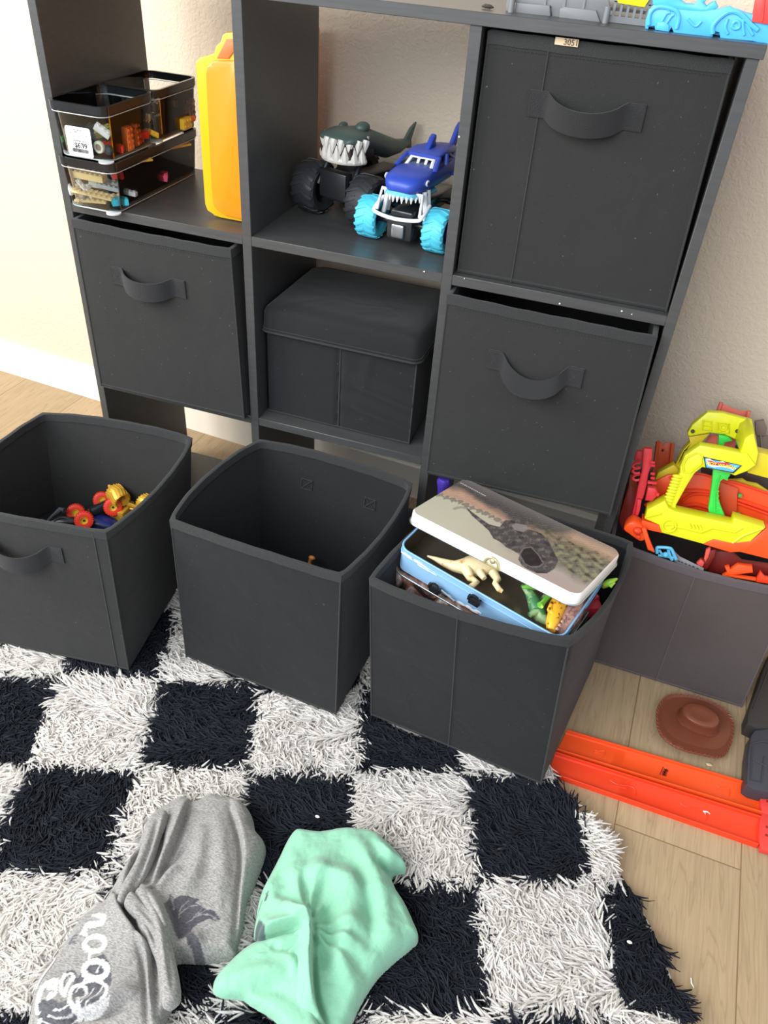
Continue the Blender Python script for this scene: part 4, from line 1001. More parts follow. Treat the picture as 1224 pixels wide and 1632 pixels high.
for u, v in ((694, 938), (757, 957)):
    fl = M2.inverted() @ atplane(u, v, M2 @ Vector((0, -.004, 0)), M2.to_3x3() @ Vector((0, -1, 0)))
    mb = MB(); x_ = fl.x; z_ = fl.z
    mb.box((x_, -.006, z_), (.016, .006, .012), M2, bev=.001); mb.box((x_-.008, -.007, z_+.004), (.004, .006, .008), M2, bev=.001); mb.box((x_+.008, -.007, z_+.004), (.004, .006, .008), M2, bev=.001)
    mb.tube([M2 @ Vector((x_+.007*math.cos(a), -.008, z_+.005+.008*math.sin(a))) for a in [2*PI*i/12 for i in range(13)]], .0016, 6)
    part('latch', mb, BPL, t2)
a, b = (M2.inverted() @ atplane(u, v, M2 @ Vector((0, -.006, 0)), M2.to_3x3() @ Vector((0, -1, 0))) for u, v in ((698, 936), (724, 958)))
mb = MB(); mb.tube([M2 @ a, M2 @ b], .0014, 6); part('latch_wire', mb, TINE, t2)
# dinosaurs in the open tin
SP = MT.to_3x3() @ Vector((0, 0, 1))
def tz(u, v, dz): return atplane(u, v, MT @ Vector((0, 0, dz)), SP)
def dmat(name, base, spot=None, sc=120, th=.6):
    k = NT(name); k.b.inputs['Roughness'].default_value = .38; tc = k.n('ShaderNodeTexCoord'); n = k.n('ShaderNodeTexNoise', i_Scale=float(sc), i_Detail=2.0); k.l(tc.outputs['Object'], n.inputs['Vector'])
    r = k.n('ShaderNodeValToRGB'); r.color_ramp.elements[0].position = th-.06; r.color_ramp.elements[0].color = lin(base); r.color_ramp.elements[1].position = th+.04; r.color_ramp.elements[1].color = lin(spot or base)
    k.l(n.outputs['Fac'], r.inputs[0]); k.l(r.outputs[0], k.b.inputs['Base Color'])
    bp = k.n('ShaderNodeBump', i_Strength=.4, i_Distance=.0008); n2 = k.n('ShaderNodeTexNoise', i_Scale=420.0); k.l(tc.outputs['Object'], n2.inputs['Vector']); k.l(n2.outputs['Fac'], bp.inputs['Height']); k.l(bp.outputs['Normal'], k.b.inputs['Normal'])
    return k.m
mb = MB()
sp = [(681, 886, -.012, .0012), (692, 890, -.012, .003), (706, 896, -.012, .0055), (722, 902, -.012, .008), (738, 903, -.012, .012), (755, 901, -.012, .0165), (772, 899, -.012, .017), (790, 898, -.008, .013), (806, 892, -.002, .009), (818, 886, .004, .008), (826, 880, .010, .005)]
mb.tube([tz(u, v, z) for u, v, z, r in sp], [r for *_, r in sp], 12)
for pth in ([(744, 908, .009), (750, 922, .0055), (760, 928, .0042), (752, 934, .0045), (747, 936, .003)], [(786, 912, .0075), (793, 924, .0055), (789, 930, .0042), (796, 940, .0042), (801, 943, .0028)], [(760, 900, .008), (766, 914, .006), (772, 922, .004)]):
    mb.tube([tz(u, v, -.010) for u, v, r in pth], [r for *_, r in pth], 8)
single('toy_dinosaur', mb, dmat('cream_dinosaur_skin', 'e2d2a4', 'c98a3e', 60, .62), 'cream toy dinosaur with long tail lying in the open blue tin', 'toy dinosaur', 'toy dinosaurs in the tin', 60)
mb = MB()
sp = [(832, 932, -.012, .003), (842, 942, -.016, .006), (850, 956, -.018, .009), (856, 972, -.02, .011), (862, 984, -.022, .009), (872, 992, -.024, .005)]
mb.tube([tz(u, v, z) for u, v, z, r in sp], [r for *_, r in sp], 10)
for pth in ([(850, 952, .005), (862, 958, .0035), (868, 950, .003)], [(856, 974, .006), (844, 980, .004)]): mb.tube([tz(u, v, -.016) for u, v, r in pth], [r for *_, r in pth], 8)
single('toy_dinosaur', mb, dmat('green_dinosaur_skin', '3f7a4e', '8fae7a', 70, .5), 'dark green toy dinosaur deep in the tin between the cream and yellow ones', 'toy dinosaur', 'toy dinosaurs in the tin', 60)
mb = MB()
mb.tube([tz(u, v, z) for u, v, z in ((880, 944, -.002), (872, 952, -.002), (866, 960, -.003), (861, 965, -.003))], [.005, .0035, .0034, .005], 10); mb.sphere(tuple(tz(882, 942, -.006)), .009, n=12); mb.tube([tz(832, 936, -.006), tz(842, 934, -.004), tz(852, 936, -.006), tz(862, 934, -.006)], [.0015, .004, .004, .003], 8)
single('toy_dinosaur', mb, dmat('bright_green_dinosaur_skin', '6ab83a', 'c7e06a', 90, .6), 'bright green toy dinosaur limb under the front edge of the tin lid', 'toy dinosaur', 'toy dinosaurs in the tin', 60)
mb = MB()
sp = [(878, 1005, -.010, .006), (880, 995, -.008, .009), (884, 982, -.006, .010), (889, 968, -.006, .012), (894, 956, -.008, .013), (902, 944, -.012, .011)]
mb.tube([tz(u, v, z) for u, v, z, r in sp], [r for *_, r in sp], 12); mb.tube([tz(884, 982, -.002), tz(876, 972, .0), tz(880, 960, .0)], [.005, .004, .003], 8)
single('toy_dinosaur', mb, dmat('yellow_spotted_dinosaur_skin', 'ecae2e', '6a4a1a', 130, .62), 'yellow toy dinosaur with brown spots in the right end of the tin', 'toy dinosaur', 'toy dinosaurs in the tin', 60)
mb = MB()
sp = [(890, 1006, -.014, .008), (900, 996, -.012, .012), (910, 982, -.010, .014), (918, 968, -.010, .013), (924, 956, -.014, .010)]
mb.tube([tz(u, v, z) for u, v, z, r in sp], [r for *_, r in sp], 12)
for k_ in range(9):
    f = k_/8; p = tz(888+34*f, 1002-46*f, .0); mb.tube([p, p+SP*.003], [.003, .0006], 5)
single('toy_dinosaur', mb, dmat('mauve_dinosaur_skin', 'a67f72', '7d5a5a', 200, .55), 'mauve ridged toy dinosaur wedged at the right corner of the tin', 'toy dinosaur', 'toy dinosaurs in the tin', 60)
mb = MB(); mb.tube(smooth_line([tz(962, 935, -.012), tz(968, 930, .004), tz(976, 926, .010), tz(984, 922, .012)], 3), [.003, .004, .0045, .005, .005, .005, .004, .003, .002, .001], 8)
mb.tube([tz(966, 930, .004), tz(974, 934, .008), tz(980, 929, .010)], [.002, .003, .001], 6)
single('toy_dinosaur', mb, dmat('lime_dinosaur_skin', '8fc43a', 'd8a83a', 120, .6), 'lime green toy dinosaur claw sticking out behind the right end of the lid', 'toy dinosaur', 'toy dinosaurs in the tin', 60)
# purple toy and red block in the bin
p = atz(707, 772, .305)
t = thing('toy_figure', 'shiny dark purple toy standing behind the tin lid, under the hanging bin', 'toy figure', (p.x, p.y, 0))
mb = MB(); mb.lathe([(.0001, .318), (.009, .318), (.0118, .312), (.0105, .304), (.0085, .292), (.0080, .28), (.0095, .268), (.014, .25), (.017, .22), (.018, .12), (.020, .02), (.018, .001), (.0001, .001)], 20, Matrix.Translation((p.x, p.y, 0))); part('body', mb, mat('purple_gloss_plastic', '3f2f8c', .18, .6, coat=.4), t)
p = atz(940, 970, .262); mb = MB(); mb.box((0, 0, 0), (.03, .02, .02), Matrix.Translation(p) @ Matrix.Rotation(.4, 4, 'Z'), bev=.003); mb.tube([p+Vector((-.008, .0, .006)), p+Vector((.006, .018, .010))], .005, 8)
single('toy_block', mb, mat('crimson_plastic', 'b5283c', .4), 'crimson toy piece between the tin and the right wall of the bin', 'toy')
# ================================================================== TOYS IN THE GREY BIN
ORG = mat('orange_track_plastic', 'f2521c', .35, .5); ORD = mat('orange_red_plastic', 'ea3f1c', .35); YLM = mat('acid_yellow_plastic', 'dcdc20', .35); YLD = mat('mustard_yellow_plastic', 'd6c21c', .4)
LIM = mat('bright_green_plastic', '3ccf4c', .35); CRS = mat('crimson_red_plastic', 'd8323a', .38); DRD = mat('dark_red_plastic', '7c2018', .4); SAL = mat('salmon_plastic', 'd46a58', .45); TGR = mat('taupe_plastic', '7d7060', .5)
def zc(pts, ox=980, oy=630, s=5.0164): return [(ox+x/s, oy+y/s) for x, y in pts]
NF = Vector((0, -1, .25)).normalized()
def pl(y, z=.3): return Vector((1.08, y, z))
# orange ramp with curved rails
t = thing('race_track_ramp', 'large orange curved racetrack ramp lying across the grey bin under the yellow launcher', 'toy racetrack', (0, 0, 0))
mb = MB()
mb.ppx(zc([(300, 700), (420, 640), (640, 620), (800, 655), (990, 700), (1290, 800), (1290, 1160), (1100, 1080), (900, 1010), (700, 960), (520, 925), (380, 880), (280, 850)]), pl(.085), NF, .006, .001)
part('ramp_deck', mb, ORG, t)
mb = MB()
for pth, r in (([(240, 880), (330, 830), (450, 780), (560, 765), (680, 765), (830, 790), (1000, 840), (1290, 940)], .0028), ([(520, 860), (600, 800), (700, 790), (830, 815), (1000, 870), (1290, 975)], .0022), ([(500, 920), (560, 885), (660, 875), (760, 905), (900, 960), (1100, 1030)], .0028), ([(520, 935), (600, 905), (700, 915), (860, 975)], .002), ([(430, 660), (640, 625), (800, 658), (990, 705), (1290, 805)], .002)):
    mb.tube(smooth_line([atplane(u, v, pl(.080), NF) for u, v in zc(pth)], 5), r, 8)
part('rail', mb, ORD, t)
mb = MB(); mb.ppx(zc([(215, 1000), (350, 1035), (378, 1102), (212, 1066)]), pl(.008), NF, .03, .001); part('ramp_front', mb, ORG, t); mb = MB()
mb.ppx(zc([(700, 1192), (790, 1152), (940, 1180), (1085, 1168), (1210, 1062), (1300, 1090), (1300, 1330), (1000, 1255), (920, 1258)]), pl(.008), NF, .03, .002)
part('ramp_front', mb, ORG, t)
mb = MB(); mb.ppx(zc([(835, 690), (985, 745), (968, 985), (850, 930)]), pl(.074), NF, .002, .0006); part('smoked_insert', mb, mat('dull_orange_insert', 'cf4f2c', .3), t)
for q in ([(988, 790), (1020, 795), (1016, 822), (985, 818)], [(970, 940), (1003, 945), (1000, 975), (968, 970)]): mb = MB(); mb.ppx(zc(q), pl(.072), NF, .008, .001); part('clip', mb, mat('green_clip', '5fa050', .4), t)
# yellow launcher
t = thing('track_launcher', 'acid yellow double-arched toy launcher with flame logo sticker on top of the grey bin', 'toy launcher', (0, 0, 0))
mb = MB()
mb.ppx(zc([(560, 480), (680, 400), (860, 430), (1000, 460), (1060, 465), (1130, 560), (1060, 610), (960, 647), (900, 622), (700, 578), (640, 625), (580, 720), (490, 880), (490, 935), (400, 940), (400, 850), (430, 770), (520, 615), (520, 570), (545, 515)]), pl(.020), NF, .022, .003)
mb.ppx(zc([(1000, 462), (1040, 340), (1110, 300), (1150, 460), (1130, 560), (1060, 612), (1050, 470)]), pl(.024), NF, .085, .003)
part('front_arch', mb, YLM, t)
mb = MB()
for k_ in range(11):
    f = k_/10; a = atplane(*zc([(500-90*f, 650+240*f)])[0], pl(.0195), NF); mb.sphere(a, .0052, sc=(1.5, .6, .7), n=8)
part('ribbed_grip', mb, YLM, t)
mb = MB()
mb.ppx(zc([(237, 990), (255, 915), (400, 840), (430, 900), (490, 930), (940, 1030), (955, 982), (1205, 1060), (1085, 1172), (940, 1187), (790, 1155), (705, 1192), (375, 1102), (350, 1038)]), pl(.006), NF, .030, .0025)
part('car_shaped_base', mb, YLM, t)
mb = MB()
c0 = atplane(*zc([(435, 1045)])[0], pl(.0045), NF); mb.tube([c0+(Vector((math.cos(a), 0, 0))+NF.cross(Vector((1, 0, 0)))*math.sin(a))*.0098 for a in [2*PI*i/20 for i in range(21)]], .0014, 6)
mb.tube(smooth_line([atplane(u, v, pl(.0045), NF) for u, v in zc([(400, 1040), (440, 1035), (470, 1050), (440, 1070)])], 3), .0012, 6)
mb.tube([atplane(u, v, pl(.0045), NF) for u, v in zc([(495, 1050), (690, 1095), (780, 1060), (960, 1095), (1020, 1060)])], .0014, 6)
mb.tube([atplane(u, v, pl(.0045), NF) for u, v in zc([(240, 975), (370, 945)])], .0014, 6)
mb.tube([atplane(u, v, pl(.0045), NF) for u, v in zc([(940, 1180), (1030, 1120), (1190, 1062)])], .0016, 6)
for k_ in range(4):
    x = 590+k_*28; mb.tube([atplane(u, v, pl(.0045), NF) for u, v in zc([(x, 1025+k_*4), (x+18, 1060+k_*4)])], .0016, 6)
# hexagon relief
mb.tube([atplane(u, v, pl(.0185), NF) for u, v in zc([(545, 560), (575, 500), (650, 462), (700, 478), (690, 550), (600, 618), (552, 612), (545, 560)])], .0014, 6)
part('relief', mb, YLM, t)
mb = MB()
mb.ppx(zc([(580, 300), (620, 235), (740, 135), (860, 140), (1100, 205), (1150, 460), (1060, 470), (1050, 300), (985, 365), (880, 318), (760, 303), (600, 330), (585, 325)]), pl(.105), NF, .016, .003)
part('rear_arch', mb, YLM, t)
mb = MB(); mb.ppx(zc([(588, 330), (605, 330), (762, 306), (690, 385), (560, 450), (520, 600), (470, 610), (480, 570), (545, 440), (600, 380)]), pl(.115), NF, .020, .002); part('rear_leg', mb, YLD, t)
mb = MB(); mb.ppx(zc([(315, 690), (345, 620), (470, 555), (520, 610), (400, 712), (370, 716)]), pl(.100), NF, .020, .002); part('rear_foot', mb, YLD, t)
mb = MB()
for cx, cy, q in ((740, 240, 1), (868, 258, 0)):
    w2, h2 = (34, 34) if q else (46, 36)
    mb.tube([atplane(u, v, pl(.1035), NF) for u, v in zc([(cx-w2, cy-h2-6), (cx+w2, cy-h2+4), (cx+w2-3, cy+h2+6), (cx-w2-3, cy+h2-4), (cx-w2, cy-h2-6)])], .0015, 6)
    if q: mb.tube([atplane(u, v, pl(.1035), NF) for u, v in zc([(cx-30, cy-5), (cx+30, cy+4)])], .0015, 6)
    else: mb.tube([atplane(u, v, pl(.1035), NF) for u, v in zc([(cx+26*math.cos(a), cy+24*math.sin(a)) for a in [2*PI*i/14 for i in range(15)]])], .0014, 6)
part('panel_relief', mb, YLM, t)
for cx, cy in ((622, 288), (978, 287)): mb = MB(); mb.tube([atplane(*zc([(cx, cy)])[0], pl(.103), NF), atplane(*zc([(cx, cy)])[0], pl(.108), NF)], .0032, 12); part('screw_hole', mb, mat('dark_hole', '3c3a0c', .7), t)
mb = MB(); mb.ppx(zc([(1130, 450), (1290, 490), (1290, 680), (1220, 665), (1060, 622), (1065, 570)]), pl(.035), NF, .030, .002); part('side_arm', mb, YLD, t)
mb = MB(); mb.ppx(zc([(980, 680), (1020, 675), (1060, 700), (1140, 715), (1230, 775), (900, 690), (905, 682)]), pl(.10), NF, .010, .001); part('rear_base_edge', mb, YLD, t)
# sticker
stq = zc([(708, 492), (1015, 562), (948, 625), (724, 577)])
BK2 = mat('sticker_black', '16302e', .4)
mb = MB(); mb.ppx(stq, pl(.0182), NF, .0006); st = part('logo_sticker', mb, BK2, t)
cx, cy = sum(p[0] for p in stq)/4, sum(p[1] for p in stq)/4
inn = [(cx+(p[0]-cx)*.93+(0), cy+(p[1]-cy)*.82) for p in stq]
mb = MB(); mb.ppx(inn, pl(.0178), NF, .0005); part('sticker_field', mb, mat('sticker_blue', '58b4e6', .35), t)
mb = MB(); mb.ppx(zc([(728, 505), (760, 508), (800, 535), (860, 528), (925, 555), (952, 580), (946, 600), (915, 582), (850, 572), (790, 575), (745, 562), (735, 540)]), pl(.0174), NF, .0004); part('sticker_cloud', mb, mat('sticker_white', 'f0f2f4', .35), t)
mb = MB(); mb.ppx(zc([(728, 516), (748, 522), (775, 524), (795, 534), (900, 540), (940, 566), (948, 596), (930, 574), (880, 566), (800, 560), (770, 558), (740, 540), (764, 544), (750, 532)]), pl(.0170), NF, .0004); part('sticker_flame', mb, mat('sticker_red', 'c4304a', .35), t)
a_, b_ = atplane(*zc([(785, 549)])[0], pl(.0168), NF), atplane(*zc([(925, 574)])[0], pl(.0168), NF)
Mtx = frame_matrix((a_+b_)/2+NF*.0006, b_-a_, NF.cross(b_-a_))
text_mesh('HOT WHEELS', .0068, Mtx @ Matrix.Translation((-.001, 0, 0)), mat('sticker_yellow', 'f4d73a', .35), 'sticker_lettering', t, .0001, .0002)
a_, b_ = atplane(*zc([(1010, 440)])[0], pl(.020), NF), atplane(*zc([(1035, 350)])[0], pl(.020), NF)
# green lever
t2_ = thing('launch_lever', 'bright green curved lever hanging through the yellow launcher arches', 'toy lever', (0, 0, 0))
mb = MB(); mb.ppx(zc([(785, 590), (910, 615), (925, 640), (905, 665), (905, 688), (868, 672), (845, 690), (828, 760), (830, 830), (848, 890), (880, 965), (868, 1018), (760, 988), (745, 905), (765, 780), (778, 680)]), pl(.040), NF, .012, .002)
mb.ppx(zc([(830, 318), (900, 330), (942, 365), (905, 375), (880, 380), (864, 430), (822, 424)]), pl(.100), NF, .012, .002)
mb.tube([atplane(*zc([(845, 420)])[0], pl(.105), NF), atplane(*zc([(830, 600)])[0], pl(.05), NF)], .005, 8)
part('lever_arm', mb, LIM, t2_)
mb = MB()
for k_ in range(5):
    f = k_/4; mb.tube([atplane(u, v, pl(.0385), NF) for u, v in zc([(808-6*f+4, 765+150*f), (832-4*f, 768+150*f)])], .0012, 6)
mb.tube([atplane(u, v, pl(.0385), NF) for u, v in zc([(840, 640), (815, 700), (800, 800), (800, 930)])], .0012, 6)
part('grip_relief', mb, LIM, t2_)
# upright orange track
t = thing('track_strip', 'upright orange track strip with notched end against the wall in the grey bin', 'toy track strip', (0, 0, 0), group='loose track strips in the grey bin')
mb = MB(); mb.ppx(zc([(345, 368), (375, 380), (385, 398), (405, 378), (460, 385), (438, 640), (300, 700), (320, 560)]), pl(.190), NF, .003, .0005); part('strip', mb, mat('burnt_orange_plastic', 'c9542c', .4), t)
for a, b in (((345, 368), (300, 700)), ((462, 385), (436, 650))): mb = MB(); mb.tube([atplane(*zc([a])[0], pl(.186), NF), atplane(*zc([b])[0], pl(.186), NF)], .0035, 6); part('rail', mb, mat('burnt_orange_plastic', 'c9542c', .4), t)
mb = MB(); p = atplane(*zc([(382, 440)])[0], pl(.187), NF); mb.sphere(p, .002, sc=(1, .5, 1.3), n=8); part('hole', mb, mat('dark_hole', '3c3a0c', .7), t)
t = thing('track_strip', 'salmon orange track end poking up behind the top of the yellow launcher', 'toy track strip', (0, 0, 0), group='loose track strips in the grey bin')
mb = MB(); mb.ppx(zc([(812, 132), (850, 58), (870, 75), (1000, 125), (1072, 125), (1058, 215), (900, 190)]), pl(.165), NF, .003, .0005); part('strip', mb, SAL, t); mb = MB(); mb.ppx(zc([(850, 320), (960, 350), (960, 450), (700, 420), (760, 320)]), pl(.14), NF, .003)
part('strip', mb, SAL, t)
for a, b in (((850, 58), (815, 150)), ((1070, 125), (1056, 215))): mb = MB(); mb.tube([atplane(*zc([a])[0], pl(.161), NF), atplane(*zc([b])[0], pl(.161), NF)], .0032, 6); part('rail', mb, SAL, t)
# red crane-like piece at left
t = thing('track_crane', 'crimson red toy crane tower standing at the left edge of the grey bin', 'toy crane', (0, 0, 0))
mb = MB()
mb.ppx(zc([(228, 425), (298, 430), (300, 480), (290, 560), (265, 640), (255, 720), (235, 800), (205, 870), (190, 960), (160, 1035), (120, 1030), (135, 960), (160, 850), (185, 720), (215, 600), (220, 520)]), pl(.030), NF, .012, .002)
part('mast', mb, CRS, t)
mb = MB(); mb.ppx(zc([(172, 448), (225, 450), (215, 525), (152, 520)]), pl(.040), NF, .01, .001)
part('block', mb, CRS, t); mb = MB()
mb.ppx(zc([(262, 735), (320, 745), (345, 775), (342, 805), (300, 850), (240, 845)]), pl(.022), NF, .014, .003)
mb.ppx(zc([(180, 830), (215, 840), (200, 930), (185, 970), (160, 960)]), pl(.024), NF, .01, .002); mb.ppx(zc([(262, 690), (340, 700), (330, 715), (260, 712)]), pl(.024), NF, .008, .001)
part('block', mb, CRS, t)
mb = MB()
for cy_ in (545, 585, 640): mb.tube(smooth_line([atplane(u, v, pl(.036), NF) for u, v in zc([(205, cy_-10), (160, cy_), (140, cy_+22), (165, cy_+40), (200, cy_+34)])], 4), .0024, 6)
for cy_ in (535, 560, 625, 660): mb.tube([atplane(u, v, pl(.028), NF) for u, v in zc([(285, cy_), (318, cy_+6)])], .0022, 6)
mb.tube([atplane(u, v, pl(.02), NF) for u, v in zc([(330, 790), (350, 797)])], .003, 8)
part('rod', mb, CRS, t)
mb = MB(); q = [atplane(u, v, pl(.055), NF) for u, v in zc([(105+82*math.cos(a), 905+200*math.sin(a)) for a in [2*PI*i/28 for i in range(28)]])]
q = [Vector((max(p.x, .934), p.y, p.z)) for p in q]; mb.prism(q, (0, .03, 0), .006); single('toy_disc', mb, DRD, 'dark red round toy disc behind the red crane against the shelf side', 'toy part')
t = thing('track_cup', 'orange-red scoop-shaped track joint hooked over the left rim of the grey bin', 'toy track part', (0, 0, 0))
mb = MB()
q = smooth_line([atplane(u, v, pl(.000), NF) for u, v in zc([(70, 1075), (95, 1035), (140, 1015), (205, 1045), (235, 1090), (245, 1150), (205, 1170), (150, 1140), (110, 1110)])], 3, True)
mb.prism(q, (0, .022, 0), .003)
mb.ppx(zc([(212, 1066), (246, 1062), (275, 1150), (318, 1260), (262, 1235)]), pl(-.006), NF, .008, .001)
part('scoop', mb, ORG, t)
mb = MB(); mb.sphere(atplane(*zc([(180, 1082)])[0], pl(-.004), NF), .0065, sc=(1.1, 1, .9), n=12); mb.ppx(zc([(165, 1120), (205, 1125), (200, 1150), (170, 1145)]), pl(-.004), NF, .006, .001); part('knob', mb, ORD, t)
# blue buckle
t = thing('toy_buckle', 'light blue ring-shaped plastic clip just inside the front rim of the grey bin', 'toy part', (0, 0, 0))
mb = MB(); R_ = [atplane(u, v, pl(-.002, .25), NF) for u, v in zc([(338, 1262), (335, 1225), (350, 1215), (430, 1220), (455, 1235), (478, 1285), (490, 1312)])]; mb.tube(smooth_line(R_, 3), .0026, 8)
mb.tube([atplane(u, v, pl(-.001, .25), NF) for u, v in zc([(352, 1235), (372, 1262), (378, 1285)])], .002, 6); mb.tube([atplane(u, v, pl(-.001, .25), NF) for u, v in zc([(425, 1232), (445, 1300), (460, 1318)])], .0024, 6)
mb.sphere(atplane(*zc([(405, 1275)])[0], pl(-.002, .25), NF), .005, n=10); mb.tube([atplane(u, v, pl(-.001, .25), NF) for u, v in zc([(345, 1278), (470, 1300)])], .002, 6)
part('ring', mb, mat('pale_blue_plastic', '5fb6d8', .35), t)
# light grey printed flap
t = thing('printed_card', 'pale grey printed strip leaning inside the front rim of the grey bin', 'card', (0, 0, 0))
mb = MB(); mb.ppx(zc([(470, 1240), (520, 1290), (710, 1382), (706, 1420), (590, 1385), (480, 1330), (440, 1290)]), pl(.006, .24), Vector((0, -1, .5)), .002); part('strip', mb, mat('pale_grey_card', '8f8c90', .6), t)
mb = MB()
for k_, (x, y) in enumerate(((505, 1318), (530, 1328), (560, 1340), (590, 1352), (620, 1362), (655, 1378))):
    q = zc([(x, y), (x+17, y+7), (x+14, y+16), (x-3, y+9)]); mb.ppx(q, pl(.0045, .24), Vector((0, -1, .5)), .0004)
part('printed_mark', mb, mat('dark_grey_print', '40404a', .6), t)
# dark-red and orange small track parts in front
t = thing('track_joint', 'dark red folded track joint in shade inside the grey bin', 'toy track part', (0, 0, 0))
mb = MB(); mb.ppx(zc([(650, 1350), (690, 1310), (720, 1320), (760, 1240), (810, 1235), (800, 1290), (740, 1390), (700, 1405)]), pl(.012, .24), NF, .010, .002)
mb.ppx(zc([(800, 1245), (930, 1255), (1020, 1330), (1290, 1370), (1290, 1450), (1000, 1440), (760, 1420), (740, 1390)]), pl(.04, .24), NF, .012, .002)
part('joint', mb, DRD, t)
mb = MB(); mb.ppx(zc([(730, 1235), (765, 1215), (765, 1240), (745, 1300), (725, 1330), (712, 1310)]), pl(.008, .24), NF, .006, .001); mb.ppx(zc([(655, 1345), (690, 1315), (716, 1340), (700, 1375), (665, 1360)]), pl(.006, .24), NF, .008, .001); part('tab', mb, mat('coral_plastic', 'e0584a', .4), t)
mb = MB(); mb.ppx(zc([(880, 1378), (915, 1370), (925, 1395), (985, 1355), (1100, 1370), (1105, 1420), (1085, 1422), (940, 1440), (1060, 1460), (1130, 1470), (1130, 1490), (860, 1446), (900, 1425)]), pl(.002, .24), NF, .010, .0015)
single('track_clip', mb, ORG, 'orange hook-shaped track clip at the front rim of the grey bin', 'toy track part')
mb = MB(); mb.ppx(zc([(1130, 1495), (1135, 1470), (1165, 1412), (1200, 1455), (1290, 1480), (1290, 1520)]), pl(.001, .24), NF, .010, .0015)
single('track_clip', mb, ORD, 'orange spiked track clip at the right end of the grey bin rim', 'toy track part')
# taupe pieces behind, against the wall
t = thing('plastic_ramp', 'taupe plastic ramp piece standing behind the yellow launcher by the wall', 'toy track part', (0, 0, 0))
mb = MB(); mb.ppx(zc([(1120, 212), (1195, 203), (1218, 262), (1210, 315), (1130, 325)]), pl(.21, .35), NF, .012, .002)
mb.tube([atplane(*zc([(1160, 300)])[0], pl(.20), NF), atplane(*zc([(1195, 640)])[0], pl(.20), NF)], .0018, 6)
mb.ppx(zc([(1140, 330), (1290, 330), (1290, 560), (1150, 560)]), pl(.215, .35), NF, .01, .001)
part('body', mb, TGR, t)
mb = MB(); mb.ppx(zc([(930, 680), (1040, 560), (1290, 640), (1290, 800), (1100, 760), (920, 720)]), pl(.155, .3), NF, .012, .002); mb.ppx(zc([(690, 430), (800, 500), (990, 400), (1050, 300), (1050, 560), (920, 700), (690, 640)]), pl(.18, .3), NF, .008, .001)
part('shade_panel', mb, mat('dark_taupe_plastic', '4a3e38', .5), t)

# ================================================================== HAT
t = thing('toy_cowboy_hat', 'small brown plastic toy cowboy hat with stitched brim on the wood floor', 'toy hat', tuple(atz(1112, 1158, 0)))
HAT = mat('brown_hat_plastic', '75402c', .38, .5, mottle=.05)
bp = smooth_line([atz(u, v, .014) for u, v in ((1080, 1106), (1062, 1109), (1049, 1125), (1046, 1145), (1051, 1168), (1066, 1184), (1090, 1196), (1120, 1203), (1147, 1207), (1160, 1197), (1168, 1175), (1169, 1152), (1158, 1132), (1135, 1118), (1107, 1109))], 4, True)
cb = atz(1112, 1152, .004); ct = atz(1117, 1139, .043); nb_ = len(bp)
def ell(c, rx, ry, rot, th, z, p=2.2):
    cx, sx = math.cos(th), math.sin(th); x = math.copysign(abs(cx)**(2/p), cx)*rx; y = math.copysign(abs(sx)**(2/p), sx)*ry
    return Vector((c.x+x*math.cos(rot)-y*math.sin(rot), c.y+x*math.sin(rot)+y*math.cos(rot), z))
rings = []
ths = [math.atan2(p.y-cb.y, p.x-cb.x) for p in bp]
rot = -.12
def er(rx, ry, z, c): return [ell(c, rx, ry, rot, th-rot, z) for th in ths]
for f, dz in ((1.0, -.0012), (1.004, .0004), (.99, .0016)):
    rings.append([Vector((cb.x+(p.x-cb.x)*f, cb.y+(p.y-cb.y)*f, .013+dz+.004*abs(math.sin(ths[i]))*0+.0006*math.sin(i*2.2))) for i, p in enumerate(bp)])
for f in (.8, .5, .2):
    e = er(.0425, .034, 0, cb)
    rings.append([Vector((e[i].x+(bp[i].x-e[i].x)*f, e[i].y+(bp[i].y-e[i].y)*f, .0125-.007*(1-f)**2+.0006)) for i in range(nb_)])
c1 = cb.lerp(ct, .1)
rings += [er(.0425, .034, .0055, cb), er(.0400, .0315, .0030, cb), er(.0360, .0280, .0040, c1), er(.033, .0255, .012, cb.lerp(ct, .3)), er(.0345, .0262, .0135, cb.lerp(ct, .32)), er(.0318, .0240, .016, cb.lerp(ct, .4)), er(.0298, .0225, .036, cb.lerp(ct, .8)), er(.0285, .0213, .0415, cb.lerp(ct, .95)), er(.0260, .0190, .0435, ct), er(.015, .011, .0428, ct), er(.004, .003, .0420, ct)]
mb = MB(); mb.loft(rings); part('hat_shell', mb, HAT, t, 60)
mb = MB()
for i in range(0, nb_):
    a = rings[1][i]; b = rings[1][(i+1) % nb_]; inn_ = Vector((cb.x-a.x, cb.y-a.y, 0)).normalized()
    mb.tube([a+Vector((0, 0, -.001)), a+Vector((0, 0, .0014)), a.lerp(b, .6)+inn_*.0032+Vector((0, 0, .0004))], .0009, 5)
part('brim_stitch', mb, mat('brim_stitch_brown', '8d4e3a', .4), t)

